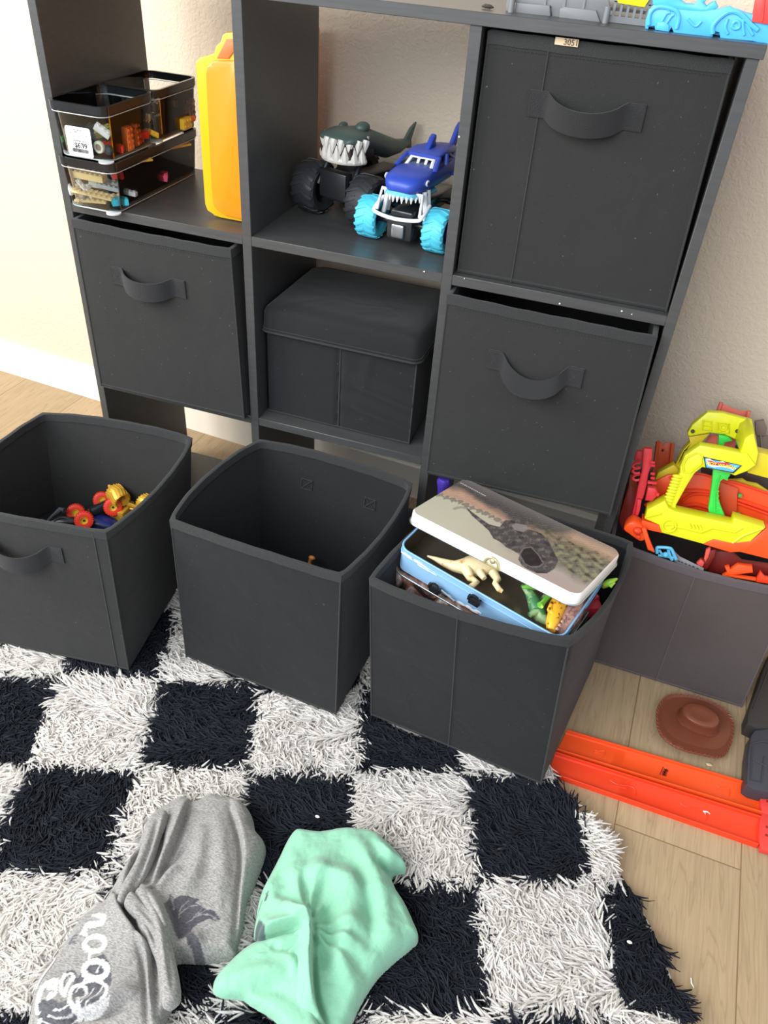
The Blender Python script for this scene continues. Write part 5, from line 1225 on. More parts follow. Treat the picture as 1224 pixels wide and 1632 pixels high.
# ================================================================== ORANGE TRACK STRIPS ON THE FLOOR
def track(label, pA0, pA1, pB0, pB1, marks=(), m=ORG, joint=None, grp='orange track strips on the floor'):
    """pA0/pA1: back & front edge at the left end; pB0/pB1 at the right end (world floor points)"""
    A0, A1, B0, B1 = map(Vector, (pA0, pA1, pB0, pB1)); t = thing('track_strip', label, 'toy track strip', tuple((A0+B1)/2), group=grp)
    prof = [(0, .0), (0, .0095), (.035, .0100), (.06, .0095), (.07, .0045), (.12, .0032), (.88, .0032), (.93, .0045), (.94, .0095), (.965, .0100), (1, .0095), (1, 0), (.97, 0), (.955, .002), (.045, .002), (.03, 0)]
    mb = MB(); N_ = 24
    rr = []
    for i in range(N_+1):
        f = i/N_; a = A0.lerp(B0, f); b = A1.lerp(B1, f); rr.append([a.lerp(b, u)+Vector((0, 0, z)) for u, z in prof])
    mb.loft(rr); part('strip', mb, m, t, 30)
    mb = MB()
    def at(f, u, z=.0034): return A0.lerp(B0, f).lerp(A1.lerp(B1, f), u)+Vector((0, 0, z))
    for f0 in marks:
        mb.tube(smooth_line([at(f0-.07, .38), at(f0-.03, .45), at(f0+.02, .36), at(f0+.05, .40), at(f0+.065, .55), at(f0+.06, .70)], 4), .0009, 5); mb.tube([at(f0-.05, .55), at(f0+.01, .50)], .0008, 5)
    if marks: part('raised_flame', mb, m, t)
    if joint:
        mb = MB(); f0 = joint
        for du in (-.10, 0, .10):
            for df in (-.008, .008): mb.box(tuple(at(f0+df+(.004 if du else 0), .5+du, .0036)), (.0042, .0038, .0008))
        mb.tube([at(f0-.032, .30), at(f0-.032, .66)], .0007, 5)
        part('joint_hole', mb, mat('deep_orange_shadow_plastic', '8a2410', .5), t)
    return t, at
F = lambda u, v: atz(u, v, 0.0)
a0, a1 = F(902, 1168), F(886, 1200); b0, b1 = F(1214, 1259), F(1206, 1299)
dA = b0-a0; dB = b1-a1
jm0, jm1 = a0+dA*.50, a1+dB*.49
track('orange track strip on the wood floor, left half of the back row', a0, a1, jm0, jm1, (.40,))
track('orange track strip, right half of the back row, with cross-shaped joint hole', jm0, jm1, b0+dA*.02, b1+dB*.02, (.62,), joint=.07)
c0_, c1_ = F(884, 1203), F(872, 1236); d0, d1 = F(1211, 1306), F(1205, 1352)
_, fat = track('long orange-red track strip in the front row, touching the rug', c0_, c1_, d0, d1, (.36, .70), m=ORD)
mb = MB(); p = fat(.74, .42, .0045); mb.tube([p, p+Vector((.006, .001, .0005)), p+Vector((.010, -.001, 0))], [.0012, .0010, .0004], 5); mb.tube([p+Vector((.002, 0, 0)), p+Vector((.003, -.004, 0))], .0006, 5)
single('lint_fluff', mb, mat('white_lint', 'f2efe8', .9), 'white lint scrap stuck on the front orange track', 'lint')
RCN = mat('scarlet_connector_plastic', 'e04038', .38)
for (u0, v0, u1, v1, lab) in ((1213, 1254, 1211, 1300, 'red track connector at the right end of the back orange track'), (1212, 1304, 1208, 1356, 'red track connector at the right end of the front orange track')):
    p0_, p1_ = F(u0, v0), F(u1, v1); dx = Vector((1, -.02, 0))
    t = thing('track_connector', lab, 'toy track connector', tuple((p0_+p1_)/2)); mb = MB()
    q = [p0_+Vector((0, .004, 0)), p0_.lerp(p1_, .25)+dx*-.004, p0_.lerp(p1_, .75)+dx*-.003, p1_+Vector((0, -.003, 0)), p1_+dx*.05, p0_+dx*.05+Vector((0, .004, 0))]
    mb.prism([v_+Vector((0, 0, .0005)) for v_ in q], (0, 0, .010), .0015); part('body', mb, RCN, t)
    mb = MB()
    for f_ in (.35, .6): c_1 = p0_.lerp(p1_, f_)+dx*.008; mb.box((c_1.x, c_1.y, .0108), (.006, .003, .0012))
    part('slot', mb, mat('deep_orange_shadow_plastic', '8a2410', .5), t)

# ================================================================== CHARCOAL PLASTIC PIECES AT THE RIGHT
CHP = mat('charcoal_blue_plastic', '3c3d44', .5); CHD = mat('charcoal_plastic', '33302f', .5)
def slab(label, px, h, m, rel):
    t = thing('plastic_track_block', label, 'toy track part', (0, 0, 0)); mb = MB()
    mb.prism([atz(u, v, h)-Vector((0, 0, h-.0005)) for u, v in px], (0, 0, h-.0005), .003); part('body', mb, m, t)
    mb = MB()
    for pth in rel: mb.tube([atz(u, v, h+.0003) for u, v in pth], .0014, 6)
    part('relief', mb, m, t)
slab('charcoal moulded plastic block on the floor at the right edge, just above the tracks', [(1203, 1163), (1197, 1172), (1192, 1200), (1190, 1249), (1200, 1256), (1222, 1262), (1262, 1266), (1262, 1170), (1230, 1160)], .030, CHP,
     [[(1198, 1185), (1214, 1181), (1240, 1186)], [(1199, 1190), (1196, 1243), (1213, 1247), (1218, 1205)], [(1204, 1212), (1222, 1222)]])
slab('charcoal plastic block on the floor at the right edge beside the grey bin', [(1232, 1030), (1216, 1066), (1206, 1098), (1191, 1138), (1191, 1152), (1207, 1160), (1260, 1160), (1260, 1030)], .032, CHD, [[(1200, 1130), (1212, 1100), (1224, 1068)]])

# ================================================================== RUG
RUGZ = .008; O_ = np.array([.656, -.388]); RA = math.radians(19.5); S_ = .1605
def cell_white(x, y):
    dx, dy = x-O_[0], y-O_[1]; a = (dx*math.cos(RA)+dy*math.sin(RA))/S_; b = (-dx*math.sin(RA)+dy*math.cos(RA))/S_
    return (np.floor(a)+np.floor(b)).astype(int) % 2 == 1
rc_ = np.array([.40, -.75])
edge_ctrl = [(1.137, -.62), (1.128, -.545), (1.098, -.475), (1.052, -.410), (1.005, -.362), (.950, -.300), (.890, -.225), (.80, -.140), (.66, -.072), (.50, -.042), (.34, -.035), (.16, -.040), (.02, -.085), (-.13, -.18), (-.26, -.34), (-.34, -.55), (-.36, -.80), (-.30, -1.05), (-.15, -1.27), (.08, -1.42), (.40, -1.48), (.70, -1.43), (.93, -1.28), (1.08, -1.05), (1.14, -.82)]
rug_poly = [(p.x, p.y) for p in smooth_line([Vector((x, y, 0)) for x, y in edge_ctrl], 5, True)]
t = thing('shag_rug', 'round black and white checkered shag rug covering the floor in front of the shelf', 'rug', (.40, -.75, 0))
k = NT('rug_backing'); tcn = k.n('ShaderNodeTexCoord'); mp = k.n('ShaderNodeMapping', vector_type='TEXTURE'); mp.inputs['Location'].default_value = (O_[0], O_[1], 0); mp.inputs['Rotation'].default_value = (0, 0, RA); mp.inputs['Scale'].default_value = (S_, S_, 1)
ck = k.n('ShaderNodeTexChecker'); ck.inputs['Scale'].default_value = 1.0; ck.inputs['Color1'].default_value = lin('26282f'); ck.inputs['Color2'].default_value = lin('cfcac2')
ad = k.n('ShaderNodeVectorMath', operation='ADD'); ad.inputs[1].default_value = (0, 0, .5); k.l(tcn.outputs['Object'], mp.inputs[0]); k.l(mp.outputs[0], ad.inputs[0]); k.l(ad.outputs[0], ck.inputs['Vector']); k.l(ck.outputs[0], k.b.inputs['Base Color']); k.b.inputs['Roughness'].default_value = .9
mb = MB(); mb.prism([(x, y, .0005) for x, y in rug_poly], (0, 0, RUGZ-.0005)); part('rug_backing', mb, k.m, t)
holes = [[p for p in ((o.x, o.y) for o in q)] for q in (
    [atz(205, 1068, .026), atz(205, 1068, .026)-Vector((math.cos(.124), math.sin(.124), 0))*.262, atz(205, 1068, .026)-Vector((math.cos(.124), math.sin(.124), 0))*.262+Vector((-math.sin(.124), math.cos(.124), 0))*.255, atz(205, 1068, .026)+Vector((-math.sin(.124), math.cos(.124), 0))*.255],
    [atz(297, 1047, .026), atz(535, 1139, .026), atz(535, 1139, .026)+Vector((.015, .245, 0)), atz(297, 1047, .026)+Vector((.015, .245, 0))],
    [atz(592, 1140, .026), atz(862, 1250, .026), Vector((.958, -.062, 0)), Vector((.690, -.045, 0))])]
# ---- shirts: crumpled cloth as folded height fields, printed marks in the cloth colour
def cloth(name, label, outline_px, zb, hgt, folds, base_rgb, mat_, print_fn=None, step=.0016, seed=0, edge_w=.014, ncr=.0022, extra=None, parent=None):
    ol = smooth_line([atz(u, v, zb) for u, v in outline_px], 4, True); poly = [(p.x, p.y) for p in ol]
    xs_ = np.arange(min(p[0] for p in poly)-step, max(p[0] for p in poly)+2*step, step); ys2 = np.arange(min(p[1] for p in poly)-step, max(p[1] for p in poly)+2*step, step)
    X, Y = np.meshgrid(xs_, ys2); X = X.ravel(); Y = Y.ravel(); nx, ny = len(xs_), len(ys2)
    ins = in_poly(X, Y, poly); d, _, _, qx, qy = seg_dist(X, Y, poly, True)
    INS = ins.reshape(ny, nx); quads = INS[:-1, :-1] | INS[1:, :-1] | INS[:-1, 1:] | INS[1:, 1:]
    X2 = np.where(ins, X, qx); Y2 = np.where(ins, Y, qy); dd = np.where(ins, d, 0)
    e = np.sqrt(np.clip(1-(1-np.clip(dd/edge_w, 0, 1))**2, 0, 1))
    H = zb-.010+e*(.010+hgt*(.55+.45*(1-np.exp(-dd/.05))))
    fo = np.zeros_like(H)
    for kind, px, amp, wd in folds:
        ln = [(p.x, p.y) for p in smooth_line([atz(u, v, zb+.01) for u, v in px], 5)]
        dist, sd, tt, _, _ = seg_dist(X2, Y2, ln); fade = np.sin(np.clip(tt, .02, .98)*PI)**.5
        amp = amp*1.6; wd = wd*.85
        if kind == 'r': fo += amp*fade*np.exp(-(dist/wd)**2)
        elif kind == 'v': fo -= amp*fade*np.exp(-(dist/wd)**2)
        elif kind in 'LR':   # overlapping layer: steep face on one side, long slope on the other
            s = sd*(1 if kind == 'L' else -1); sdist = dist*s
            fo += amp*fade*np.where(sdist > 0, np.exp(-(sdist/wd)**1.2), np.exp(-(sdist/.0022)**2))-amp*.45*fade*np.exp(-((sdist+.004)/.004)**2)
    cr = ncr*vnoise(X2, Y2, 16, seed, 3)+ncr*.5*np.abs(vnoise(X2*1.3, Y2, 26, seed+5, 2))
    if extra is not None: fo = fo+extra(X2, Y2)
    Z = H+e*(fo+cr)
    Z = np.maximum(Z, zb-.012)
    idx = -np.ones(nx*ny, int); qi, qj = np.nonzero(quads); a = qi*nx+qj; b = a+1; c2 = a+nx+1; dd2 = a+nx
    used_ = np.unique(np.concatenate([a, b, c2, dd2])); idx[used_] = np.arange(len(used_))
    V = np.stack([X2[used_], Y2[used_], Z[used_]], 1); Fc = np.stack([idx[a], idx[b], idx[c2], idx[dd2]], 1)
    me = bpy.data.meshes.new(name); me.vertices.add(len(V)); me.vertices.foreach_set('co', V.astype(np.float32).ravel())
    me.loops.add(len(Fc)*4); me.loops.foreach_set('vertex_index', Fc.astype(np.int32).ravel()); me.polygons.add(len(Fc)); me.polygons.foreach_set('loop_start', np.arange(0, len(Fc)*4, 4, dtype=np.int32)); me.update(calc_edges=True)
    me.polygons.foreach_set('use_smooth', [True]*len(Fc)); me.materials.append(mat_)
    o = bpy.data.objects.new(name, me); COL.objects.link(o)
    n = len(V); c = np.ones((n, 4), np.float32); c[:, :3] = np.array(lin(base_rgb)[:3])
    if print_fn: print_fn(V, c)
    at_ = me.color_attributes.new('Col', 'FLOAT_COLOR', 'POINT'); at_.data.foreach_set('color', c.ravel())
    sm = o.modifiers.new('soft', 'SMOOTH'); sm.iterations = 2; sm.factor = .5
    if parent is not None:
        o.location = -Vector(parent.location); o.parent = parent; return o, poly
    recentre(o); tag(o, label, 't-shirt'); return o, poly
def jersey(name, heather=0.0):
    k = NT(name); b = k.b; b.inputs['Roughness'].default_value = .9; b.inputs['Sheen Weight'].default_value = .3; b.inputs['Specular IOR Level'].default_value = .2
    a = k.n('ShaderNodeVertexColor', layer_name='Col'); tc = k.n('ShaderNodeTexCoord')
    mp = k.n('ShaderNodeMapping'); mp.inputs['Scale'].default_value = (1, 3.5, 1); mp.inputs['Rotation'].default_value = (0, 0, .35); k.l(tc.outputs['Object'], mp.inputs[0])
    n = k.n('ShaderNodeTexNoise', i_Scale=260.0, i_Detail=2.0); k.l(mp.outputs[0], n.inputs['Vector'])
    r = k.n('ShaderNodeMapRange'); r.inputs['From Min'].default_value = .35; r.inputs['From Max'].default_value = .65; r.inputs['To Min'].default_value = 1-heather; r.inputs['To Max'].default_value = 1+heather*.6; k.l(n.outputs['Fac'], r.inputs[0])
    s = k.n('ShaderNodeVectorMath', operation='SCALE'); k.l(a.outputs['Color'], s.inputs[0]); k.l(r.outputs[0], s.inputs['Scale']); k.l(s.outputs[0], b.inputs['Base Color'])
    n2 = k.n('ShaderNodeTexNoise', i_Scale=30.0, i_Detail=3.0, i_Distortion=1.0); k.l(tc.outputs['Object'], n2.inputs['Vector'])
    b1 = k.n('ShaderNodeBump', i_Strength=.45, i_Distance=.005); k.l(n2.outputs['Fac'], b1.inputs['Height'])
    b2 = k.n('ShaderNodeBump', i_Strength=.25, i_Distance=.0005); k.l(n.outputs['Fac'], b2.inputs['Height']); k.l(b1.outputs['Normal'], b2.inputs['Normal']); k.l(b2.outputs['Normal'], b.inputs['Normal'])
    return k.m
JG = jersey('heather_grey_jersey', .35); JM = jersey('mint_jersey', .04)
ZS = .034
def w2(pts, z=.062): return [(p.x, p.y) for p in (atz(u, v, z) for u, v in pts)]
def gz(pts): return [(40+x/6.12, 1420+y/6.12) for x, y in pts]      # crop coordinates of the printed chest
def pz(pts): return [(240+x/5.44, 1260+y/5.44) for x, y in pts]     # crop coordinates of the palm tree
def ellp(cx, cy, rx, ry, a0=0, a1=360, n=24): return [(cx+rx*math.cos(math.radians(a0+(a1-a0)*i/n)), cy+ry*math.sin(math.radians(a0+(a1-a0)*i/n))) for i in range(n+1)]
def grey_print(V, c):
    x, y = V[:, 0].astype(float), V[:, 1].astype(float)
    def fill(px, col, f=gz, a=1.):
        m = in_poly(x, y, w2(f(px))); c[m, :3] = c[m, :3]*(1-a)+np.array(lin(col)[:3])*a
    def stroke(px, w_, col, f=gz, a=1., sm=True):
        q = f(px); q = [(p.x, p.y) for p in smooth_line([atz(u, v, .062) for u, v in q], 4)] if sm else w2(q)
        d, _, tt, _, _ = seg_dist(x, y, q); ww = w_ if not callable(w_) else w_(tt); m = d < ww; c[m, :3] = c[m, :3]*(1-a)+np.array(lin(col)[:3])*a
    DG, WH = '55565a', 'cfceca'
    # grey wave panel with pale stripes
    fill([(540, 780), (640, 640), (760, 600), (830, 700), (840, 860), (800, 1060), (700, 1140), (560, 1200), (440, 1297), (130, 1297), (110, 1180), (130, 1060), (240, 1010), (330, 1080), (420, 1040), (420, 940), (480, 850)], DG)
    for p in ([(270, 1140), (340, 1145), (410, 1120)], [(210, 1190), (300, 1215), (400, 1200), (450, 1180)], [(160, 1240), (260, 1285), (380, 1285)], [(600, 1120), (680, 1040), (760, 900)], [(560, 1100), (620, 1000), (660, 930)], [(480, 960), (570, 850)], [(690, 780), (730, 690)]): stroke(p, .0009, WH, a=.8)
    # curling wave crests
    stroke([(110, 1150), (100, 1040), (140, 930), (220, 860), (290, 850), (280, 900), (230, 910)], .0030, WH); stroke([(280, 900), (285, 960), (240, 1010), (215, 1020), (240, 970)], .0020, WH)
    stroke([(130, 1130), (120, 1080), (160, 1040), (190, 1060), (170, 1100)], .0016, DG); stroke([(110, 1297), (125, 1230)], .0022, WH)
    stroke([(380, 1000), (340, 940), (345, 850), (390, 780), (450, 780), (470, 830), (430, 850), (400, 900), (380, 960)], .0022, WH); stroke([(370, 900), (380, 840), (430, 800)], .0009, DG); stroke([(400, 765), (450, 755), (490, 800), (480, 850)], .0012, DG)
    # script letters running up the chest
    stroke(ellp(672, 495, 100, 76), .0030, WH, sm=False)
    stroke([(590, 400), (545, 380), (575, 350), (600, 300), (680, 300), (750, 290), (760, 240), (700, 215), (650, 210)], lambda t_: .0016+.0018*np.sin(np.clip(t_, 0, 1)*PI)**1, WH); stroke([(600, 300), (660, 312), (720, 300)], .0028, WH)
    stroke([(618, 640), (625, 590)], .0016, WH); stroke(ellp(680, 752, 115, 84), .0033, WH, sm=False)
    # big looping capital C
    stroke([(735, 865), (790, 930), (800, 1020), (740, 1110), (640, 1150), (530, 1170), (460, 1120), (425, 1020), (450, 930), (520, 890), (580, 930), (585, 1000), (540, 1050), (505, 1035)], lambda t_: .0017+.0010*np.sin(np.clip(t_*1.2, 0, 1)*PI), WH)
    stroke([(560, 880), (640, 855), (735, 865)], .0016, WH); stroke([(520, 1080), (525, 1180), (480, 1230), (440, 1290)], .0024, WH); fill([(440, 1270), (490, 1215), (500, 1250), (460, 1285)], DG)
    stroke([(560, 1210), (680, 1170), (780, 1110), (830, 1050)], .0012, WH)
    # small dark strokes at the left and collar tape line
    for p in ([(430, 440), (460, 400), (492, 395)], [(415, 460), (450, 430), (490, 425)], [(440, 470), (470, 460)], [(410, 485), (450, 462), (475, 478)]): stroke(p, .0009, '5a5b60')
    stroke([(60, 910), (130, 850), (190, 740), (260, 650), (275, 590)], .0010, '4a4b50'); stroke([(85, 890), (180, 735), (250, 640), (262, 590)], .0014, WH)
    # palm tree
    PD = '4c4b50'
    stroke([(430, 1480), (400, 1350), (360, 1280), (300, 1210), (240, 1170)], lambda t_: .0062-.0020*t_, PD, pz)
    fill([(120, 990), (170, 890), (200, 930), (260, 910), (330, 905), (420, 930), (380, 960), (470, 1000), (560, 1030), (600, 1085), (570, 1105), (500, 1090), (420, 1120), (350, 1180), (330, 1230), (300, 1260), (230, 1260), (200, 1200), (170, 1120), (130, 1040)], PD, pz)
    for p in ([(300, 1120), (380, 1080), (480, 1010)], [(260, 1040), (330, 990), (420, 980)], [(380, 1080), (470, 1050), (570, 1080)], [(240, 1080), (260, 1000), (330, 940)], [(200, 1020), (190, 950), (175, 910)], [(420, 1050), (500, 1060), (580, 1100)], [(350, 1100), (440, 1010)]): stroke(p, .0006, '858482', pz, .8)
    for p in ([(310, 1250), (322, 1310)], [(350, 1225), (375, 1215)], [(380, 1290), (415, 1310)]): stroke(p, .0010, PD, pz)
GO = [(268, 1282), (290, 1271), (312, 1277), (335, 1266), (352, 1270), (385, 1279), (402, 1300), (408, 1325), (423, 1345), (420, 1370), (405, 1410), (392, 1440), (386, 1478), (378, 1510), (372, 1525), (325, 1533), (282, 1533), (284, 1560), (288, 1590), (276, 1602), (262, 1630), (255, 1665), (60, 1665), (50, 1600), (60, 1560), (80, 1535), (100, 1505), (130, 1462), (165, 1438), (180, 1412), (195, 1385), (215, 1360), (228, 1325), (240, 1300)]
gf = [('R', [(300, 1280), (285, 1330), (268, 1370), (245, 1420)], .013, .020), ('L', [(372, 1290), (386, 1340), (390, 1380), (384, 1440), (380, 1500)], .012, .030), ('v', [(262, 1300), (258, 1350), (250, 1380), (236, 1420)], .010, .006),
      ('r', [(240, 1310), (225, 1360), (205, 1400), (190, 1440)], .012, .008), ('v', [(232, 1340), (222, 1375), (215, 1410), (225, 1460), (235, 1500)], .013, .006), ('R', [(185, 1435), (200, 1470), (222, 1500), (240, 1520)], .016, .018),
      ('r', [(215, 1420), (238, 1440), (262, 1470), (272, 1500)], .014, .010), ('v', [(218, 1442), (240, 1475), (262, 1502)], .014, .005), ('r', [(240, 1455), (262, 1490), (268, 1530), (262, 1570)], .013, .009), ('v', [(250, 1500), (248, 1560), (252, 1620)], .010, .006),
      ('L', [(225, 1500), (236, 1540), (240, 1590), (243, 1640)], .013, .014), ('r', [(100, 1610), (150, 1610), (190, 1592), (225, 1590)], .011, .010), ('v', [(110, 1628), (160, 1622), (210, 1604)], .010, .005), ('r', [(275, 1560), (268, 1590), (262, 1640)], .010, .008),
      ('r', [(325, 1320), (318, 1380), (300, 1420), (280, 1440)], .006, .012), ('r', [(350, 1300), (355, 1380), (350, 1450)], .006, .016), ('v', [(300, 1350), (280, 1375), (262, 1390)], .005, .006), ('r', [(290, 1390), (268, 1405), (250, 1425)], .005, .007), ('r', [(282, 1520), (310, 1500), (318, 1515)], .006, .008)]
grey_o, grey_poly = cloth('grey_tshirt', 'crumpled heather grey t-shirt with palm tree and wave print lying on the rug', GO, ZS, .026, gf, '8e8c88', JG, grey_print, .0014, 11, ncr=.003)
def mint_print(V, c):
    x, y = V[:, 0].astype(float), V[:, 1].astype(float)
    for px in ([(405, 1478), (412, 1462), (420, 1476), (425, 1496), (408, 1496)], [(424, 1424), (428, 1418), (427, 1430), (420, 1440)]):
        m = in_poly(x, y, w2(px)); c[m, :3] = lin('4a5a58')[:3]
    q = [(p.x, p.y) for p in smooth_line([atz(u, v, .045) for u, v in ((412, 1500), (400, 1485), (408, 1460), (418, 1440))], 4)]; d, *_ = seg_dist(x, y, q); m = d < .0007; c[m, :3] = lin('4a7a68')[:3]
MO = [(478, 1325), (510, 1328), (545, 1323), (590, 1326), (612, 1340), (636, 1362), (648, 1380), (645, 1388), (626, 1394), (632, 1420), (645, 1440), (660, 1470), (668, 1495), (655, 1510), (628, 1532), (600, 1560), (575, 1600), (560, 1632), (540, 1660), (470, 1660), (440, 1625), (400, 1600), (385, 1590), (350, 1585), (338, 1572), (352, 1548), (380, 1520), (410, 1500), (404, 1492), (406, 1470), (412, 1435), (425, 1405), (440, 1375), (455, 1345), (465, 1330)]
mf = [('L', [(404, 1494), (430, 1496), (455, 1492), (480, 1490), (492, 1498)], .018, .030), ('R', [(492, 1470), (494, 1510), (494, 1560), (500, 1610), (520, 1650)], .020, .030), ('r', [(455, 1450), (470, 1470), (488, 1490), (494, 1520)], .012, .008), ('v', [(440, 1430), (460, 1455), (480, 1476)], .006, .008),
      ('r', [(548, 1420), (556, 1470), (545, 1530), (530, 1580)], .010, .020), ('v', [(520, 1440), (525, 1500), (515, 1560)], .007, .012), ('r', [(470, 1400), (520, 1405), (560, 1420), (590, 1450)], .009, .016), ('r', [(560, 1340), (590, 1390), (610, 1440), (612, 1500)], .007, .014), ('v', [(600, 1380), (625, 1395), (640, 1392)], .012, .007),
      ('r', [(600, 1350), (620, 1370), (634, 1382)], .006, .008), ('v', [(570, 1400), (585, 1450), (590, 1500)], .006, .009), ('r', [(370, 1560), (410, 1545), (460, 1560)], .008, .018), ('v', [(380, 1575), (420, 1590), (450, 1615)], .005, .010), ('r', [(560, 1500), (600, 1510), (640, 1495)], .005, .012), ('v', [(420, 1510), (450, 1520), (480, 1520)], .005, .009)]
def mint_radial(x, y):
    c0 = atz(492, 1492, .045); dx, dy = x-c0.x, y-c0.y; r = np.hypot(dx, dy); th = np.arctan2(dy, dx)
    return .0042*np.sin(th*11+1.5*np.sin(th*3)+r*25)*np.exp(-((r-.055)/.05)**2)
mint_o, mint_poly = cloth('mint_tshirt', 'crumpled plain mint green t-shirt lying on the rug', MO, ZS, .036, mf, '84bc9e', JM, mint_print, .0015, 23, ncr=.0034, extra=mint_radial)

cloth('sleeve', None, [(212, 1425), (226, 1412), (246, 1420), (262, 1444), (268, 1478), (276, 1515), (285, 1556), (287, 1590), (272, 1606), (258, 1600), (252, 1565), (247, 1528), (232, 1498), (216, 1466)], .070, .012,
      [('r', [(228, 1425), (248, 1460), (260, 1510), (270, 1580)], .005, .006), ('v', [(222, 1440), (240, 1475), (254, 1530)], .005, .004), ('v', [(262, 1500), (270, 1540), (276, 1580)], .003, .004)], '8e8c88', JG, None, .0014, 31, edge_w=.007, ncr=.0015, parent=grey_o)
cloth('neckband', None, [(236, 1302), (262, 1290), (268, 1300), (256, 1330), (246, 1362), (232, 1392), (214, 1418), (196, 1440), (184, 1436), (196, 1404), (214, 1372), (226, 1338)], .068, .010,
      [('v', [(250, 1305), (238, 1345), (218, 1395), (196, 1430)], .005, .0035), ('r', [(258, 1300), (246, 1345), (226, 1392)], .003, .003)], '8e8c88', JG, None, .0014, 33, edge_w=.006, ncr=.001, parent=grey_o)
cloth('chest_fold', None, [(210, 1418), (232, 1440), (250, 1462), (262, 1492), (250, 1500), (236, 1480), (222, 1466), (206, 1452), (196, 1436)], .078, .008, [('v', [(218, 1435), (240, 1462), (254, 1490)], .003, .004)], '8e8c88', JG, None, .0014, 35, edge_w=.006, ncr=.001, parent=grey_o)
cloth('folded_hem', None, [(338, 1573), (350, 1549), (378, 1521), (404, 1502), (430, 1494), (462, 1486), (484, 1484), (492, 1496), (492, 1530), (494, 1580), (506, 1622), (520, 1660), (470, 1655), (436, 1622), (400, 1600), (385, 1590), (350, 1586)], .070, .012,
      [('r', [(365, 1562), (410, 1548), (460, 1540)], .004, .012), ('v', [(430, 1505), (456, 1512), (480, 1512)], .005, .006), ('v', [(400, 1580), (440, 1575), (478, 1600)], .003, .008), ('r', [(440, 1500), (466, 1530), (480, 1580)], .004, .010)], '84bc9e', JM, None, .0015, 37, edge_w=.009, ncr=.002, parent=mint_o)
# ---- rug pile: tapered yarn strands, white squares and black squares
def strands(n, white, seed, polys_block, outer=False):
    r = np.random.RandomState(seed); xs0, xs1, y0, y1 = (-.38, 1.16, -1.50, -.03) if outer else (-.12, 1.16, -.98, -.03)
    X = r.uniform(xs0, xs1, n*3); Y = r.uniform(y0, y1, n*3)
    PH = 1.3*vnoise(X, Y, 3.5, 40 if white else 41, 2)*PI+.5*vnoise(X, Y, 18, 44, 1)*PI+r.normal(0, .35, X.size)-2.0
    ok = in_poly(X, Y, rug_poly) & (cell_white(X+np.cos(PH)*.013+r.normal(0, .004, X.size), Y+np.sin(PH)*.013+r.normal(0, .004, X.size)) == white)
    # keep to the part of the rug seen from near the photograph's viewpoint
    near_v = ((Y > -.93+.35*np.clip(X-.35, 0, 1)) | (X < .35)) & (X > -.12) & (Y > -.98)
    ok &= ~near_v if outer else near_v
    for hp in holes:
        c_h = np.array(hp).mean(0); ii = in_poly(X, Y, [(c_h[0]+(a-c_h[0])*.93, c_h[1]+(b-c_h[1])*.93) for a, b in hp]); ok &= ~ii
    for sp_ in polys_block:
        ii = in_poly(X, Y, sp_); dq, *_ = seg_dist(X, Y, sp_, True); ok &= ~(ii & (dq > .004))
    dq, *_ = seg_dist(X, Y, rug_poly, True)
    X = X[ok][:n]; Y = Y[ok][:n]; PH = PH[ok][:n]; N = len(X)
    near = np.full(N, 1.)
    for hp in holes:
        d2, *_ = seg_dist(X, Y, hp, True); near = np.minimum(near, d2)
    phi = PH
    L = r.uniform(.022, .040, N)*(1 if white else .9); K = 5
    lean = np.clip(r.normal(1.34, .15, N), .7, 1.54)
    curl = r.normal(0, .55, N)
    P = np.zeros((N, K, 3)); P[:, 0] = np.stack([X, Y, np.full(N, RUGZ-.001)], 1)
    ang0 = np.full(N, .15)
    for s in range(1, K):
        f = s/(K-1); el = ang0+(lean-ang0)*min(1, f*1.5)+(.25 if s == K-1 else 0)*r.uniform(0, 1, N); ph = phi+curl*f
        st_ = L/(K-1); P[:, s] = P[:, s-1]+np.stack([np.sin(el)*np.cos(ph)*st_, np.sin(el)*np.sin(ph)*st_, np.cos(el)*st_], 1)
    P[:, :, 2] = np.maximum(P[:, :, 2], RUGZ)
    # strands under a bin are pressed flat; strands beside it stop at its wall
    for hp in holes:
        for s in range(1, K):
            ii = in_poly(P[:, s, 0], P[:, s, 1], hp); P[ii, s, 2] = np.minimum(P[ii, s, 2], .0225)
    w0 = (.0026 if outer else .0019 if white else .0015)*r.uniform(.75, 1.25, N); prof = [.9, 1.05, 1.05, .95, .45]
    T_ = P[:, -1]-P[:, 0]; T_ /= (np.linalg.norm(T_, axis=1, keepdims=True)+1e-9)
    side = np.stack([-np.sin(phi), np.cos(phi), np.zeros(N)], 1); up = np.cross(T_, side)
    V = np.zeros((N, K, 3, 3))
    for s in range(K):
        for q in range(3):
            a = 2*PI*q/3+PI/2; V[:, s, q] = P[:, s]+(side*math.cos(a)+up*math.sin(a))*(w0*prof[s])[:, None]
    V = V.reshape(-1, 3); base = (np.arange(N)*K*3)[:, None, None, None]
    s_ = np.arange(K-1)[None, :, None]*3; q_ = np.arange(3)[None, None, :]
    a = s_+q_; b = s_+(q_+1) % 3; quad = np.stack([a, b, b+3, a+3], -1); Fc = (quad+base).reshape(-1, 4)
    me = bpy.data.meshes.new('white_pile' if white else 'black_pile')
    me.vertices.add(len(V)); me.vertices.foreach_set('co', V.astype(np.float32).ravel()); me.loops.add(len(Fc)*4); me.loops.foreach_set('vertex_index', Fc.astype(np.int32).ravel())
    me.polygons.add(len(Fc)); me.polygons.foreach_set('loop_start', np.arange(0, len(Fc)*4, 4, dtype=np.int32)); me.update(calc_edges=True); me.polygons.foreach_set('use_smooth', np.ones(len(Fc), bool))
    return me
shr = [grey_poly, mint_poly]
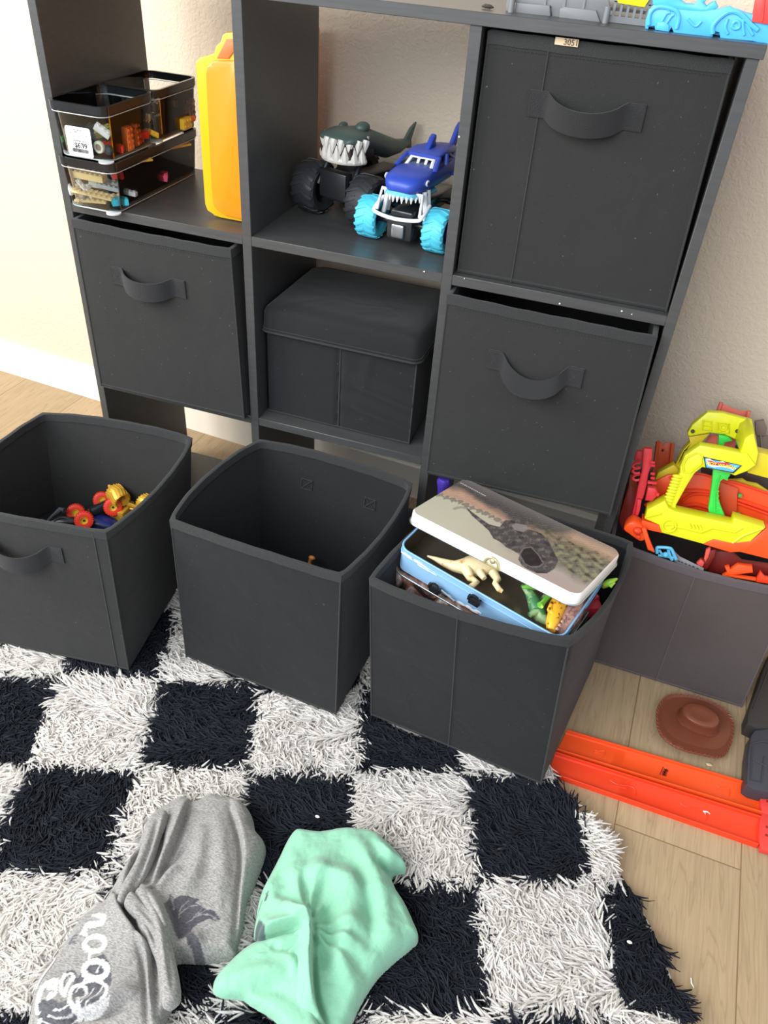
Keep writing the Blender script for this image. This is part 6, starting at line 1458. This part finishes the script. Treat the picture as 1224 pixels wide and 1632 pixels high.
for wh, nn, colr in ((True, 66000, 'f8f6f2'), (False, 60000, '1f222a')):
  for outer in (False, True):
    me = strands(15000 if outer else nn, wh, (5 if wh else 6)+(20 if outer else 0), shr, outer)
    ym = mat('white_shag_yarn' if wh else 'black_shag_yarn', colr, .85, .15 if wh else .25, sheen=.0)
    if wh and not outer:   # light passes through pale yarn
        nt = ym.node_tree; tl = nt.nodes.new('ShaderNodeBsdfTranslucent'); tl.inputs[0].default_value = lin('fbf8f2'); mxs = nt.nodes.new('ShaderNodeMixShader'); mxs.inputs[0].default_value = .5
        nt.links.new(nt.nodes['Principled BSDF'].outputs[0], mxs.inputs[1]); nt.links.new(tl.outputs[0], mxs.inputs[2]); nt.links.new(mxs.outputs[0], nt.nodes['Material Output'].inputs[0])
    me.materials.append(ym)
    o = bpy.data.objects.new('white_pile' if wh else 'black_pile', me); COL.objects.link(o); adopt(o, t); o['kind'] = 'stuff'

# crumbs
CRM = mat('white_crumb', 'f1ece2', .7)
for i, (u, v, z, lab) in enumerate(((1003, 1502, .03, 'white crumb on the black rug square near the right edge'), (506, 1302, .03, 'white crumb on the black rug square above the mint shirt'), (1102, 1567, .001, 'pale splinter on the wood floor at the lower right'), (1130, 1219, .001, 'small clear blob on the floor below the toy hat'))):
    p = atz(u, v, z); mb = MB()
    if i == 2: mb.tube([p+Vector((-.001, .006, .001)), p, p+Vector((.003, -.005, .001))], [.0006, .001, .0005], 6)
    else: mb.sphere(p+Vector((0, 0, .001)), .0026 if i < 2 else .004, sc=(1.3, .8, .5 if i < 3 else .3), n=10)
    single('crumb', mb, CRM if i < 3 else mat('clear_droplet', 'c9b48f', .1, .8), lab, 'crumb')

# ---- put every Empty at the base of its own thing
bpy.context.view_layer.update()
for e in [o for o in bpy.data.objects if o.type == 'EMPTY' and o.location.length < 1e-6]:
    lo = Vector((1e9,)*3); hi = Vector((-1e9,)*3)
    for ch in e.children_recursive:
        if ch.type != 'MESH': continue
        for c in ch.bound_box:
            p = ch.matrix_world @ Vector(c); lo = Vector(map(min, lo, p)); hi = Vector(map(max, hi, p))
    b = Vector(((lo.x+hi.x)/2, (lo.y+hi.y)/2, lo.z)); e.location = b
    for ch in e.children: ch.matrix_parent_inverse = Matrix.Translation(-b) @ ch.matrix_parent_inverse
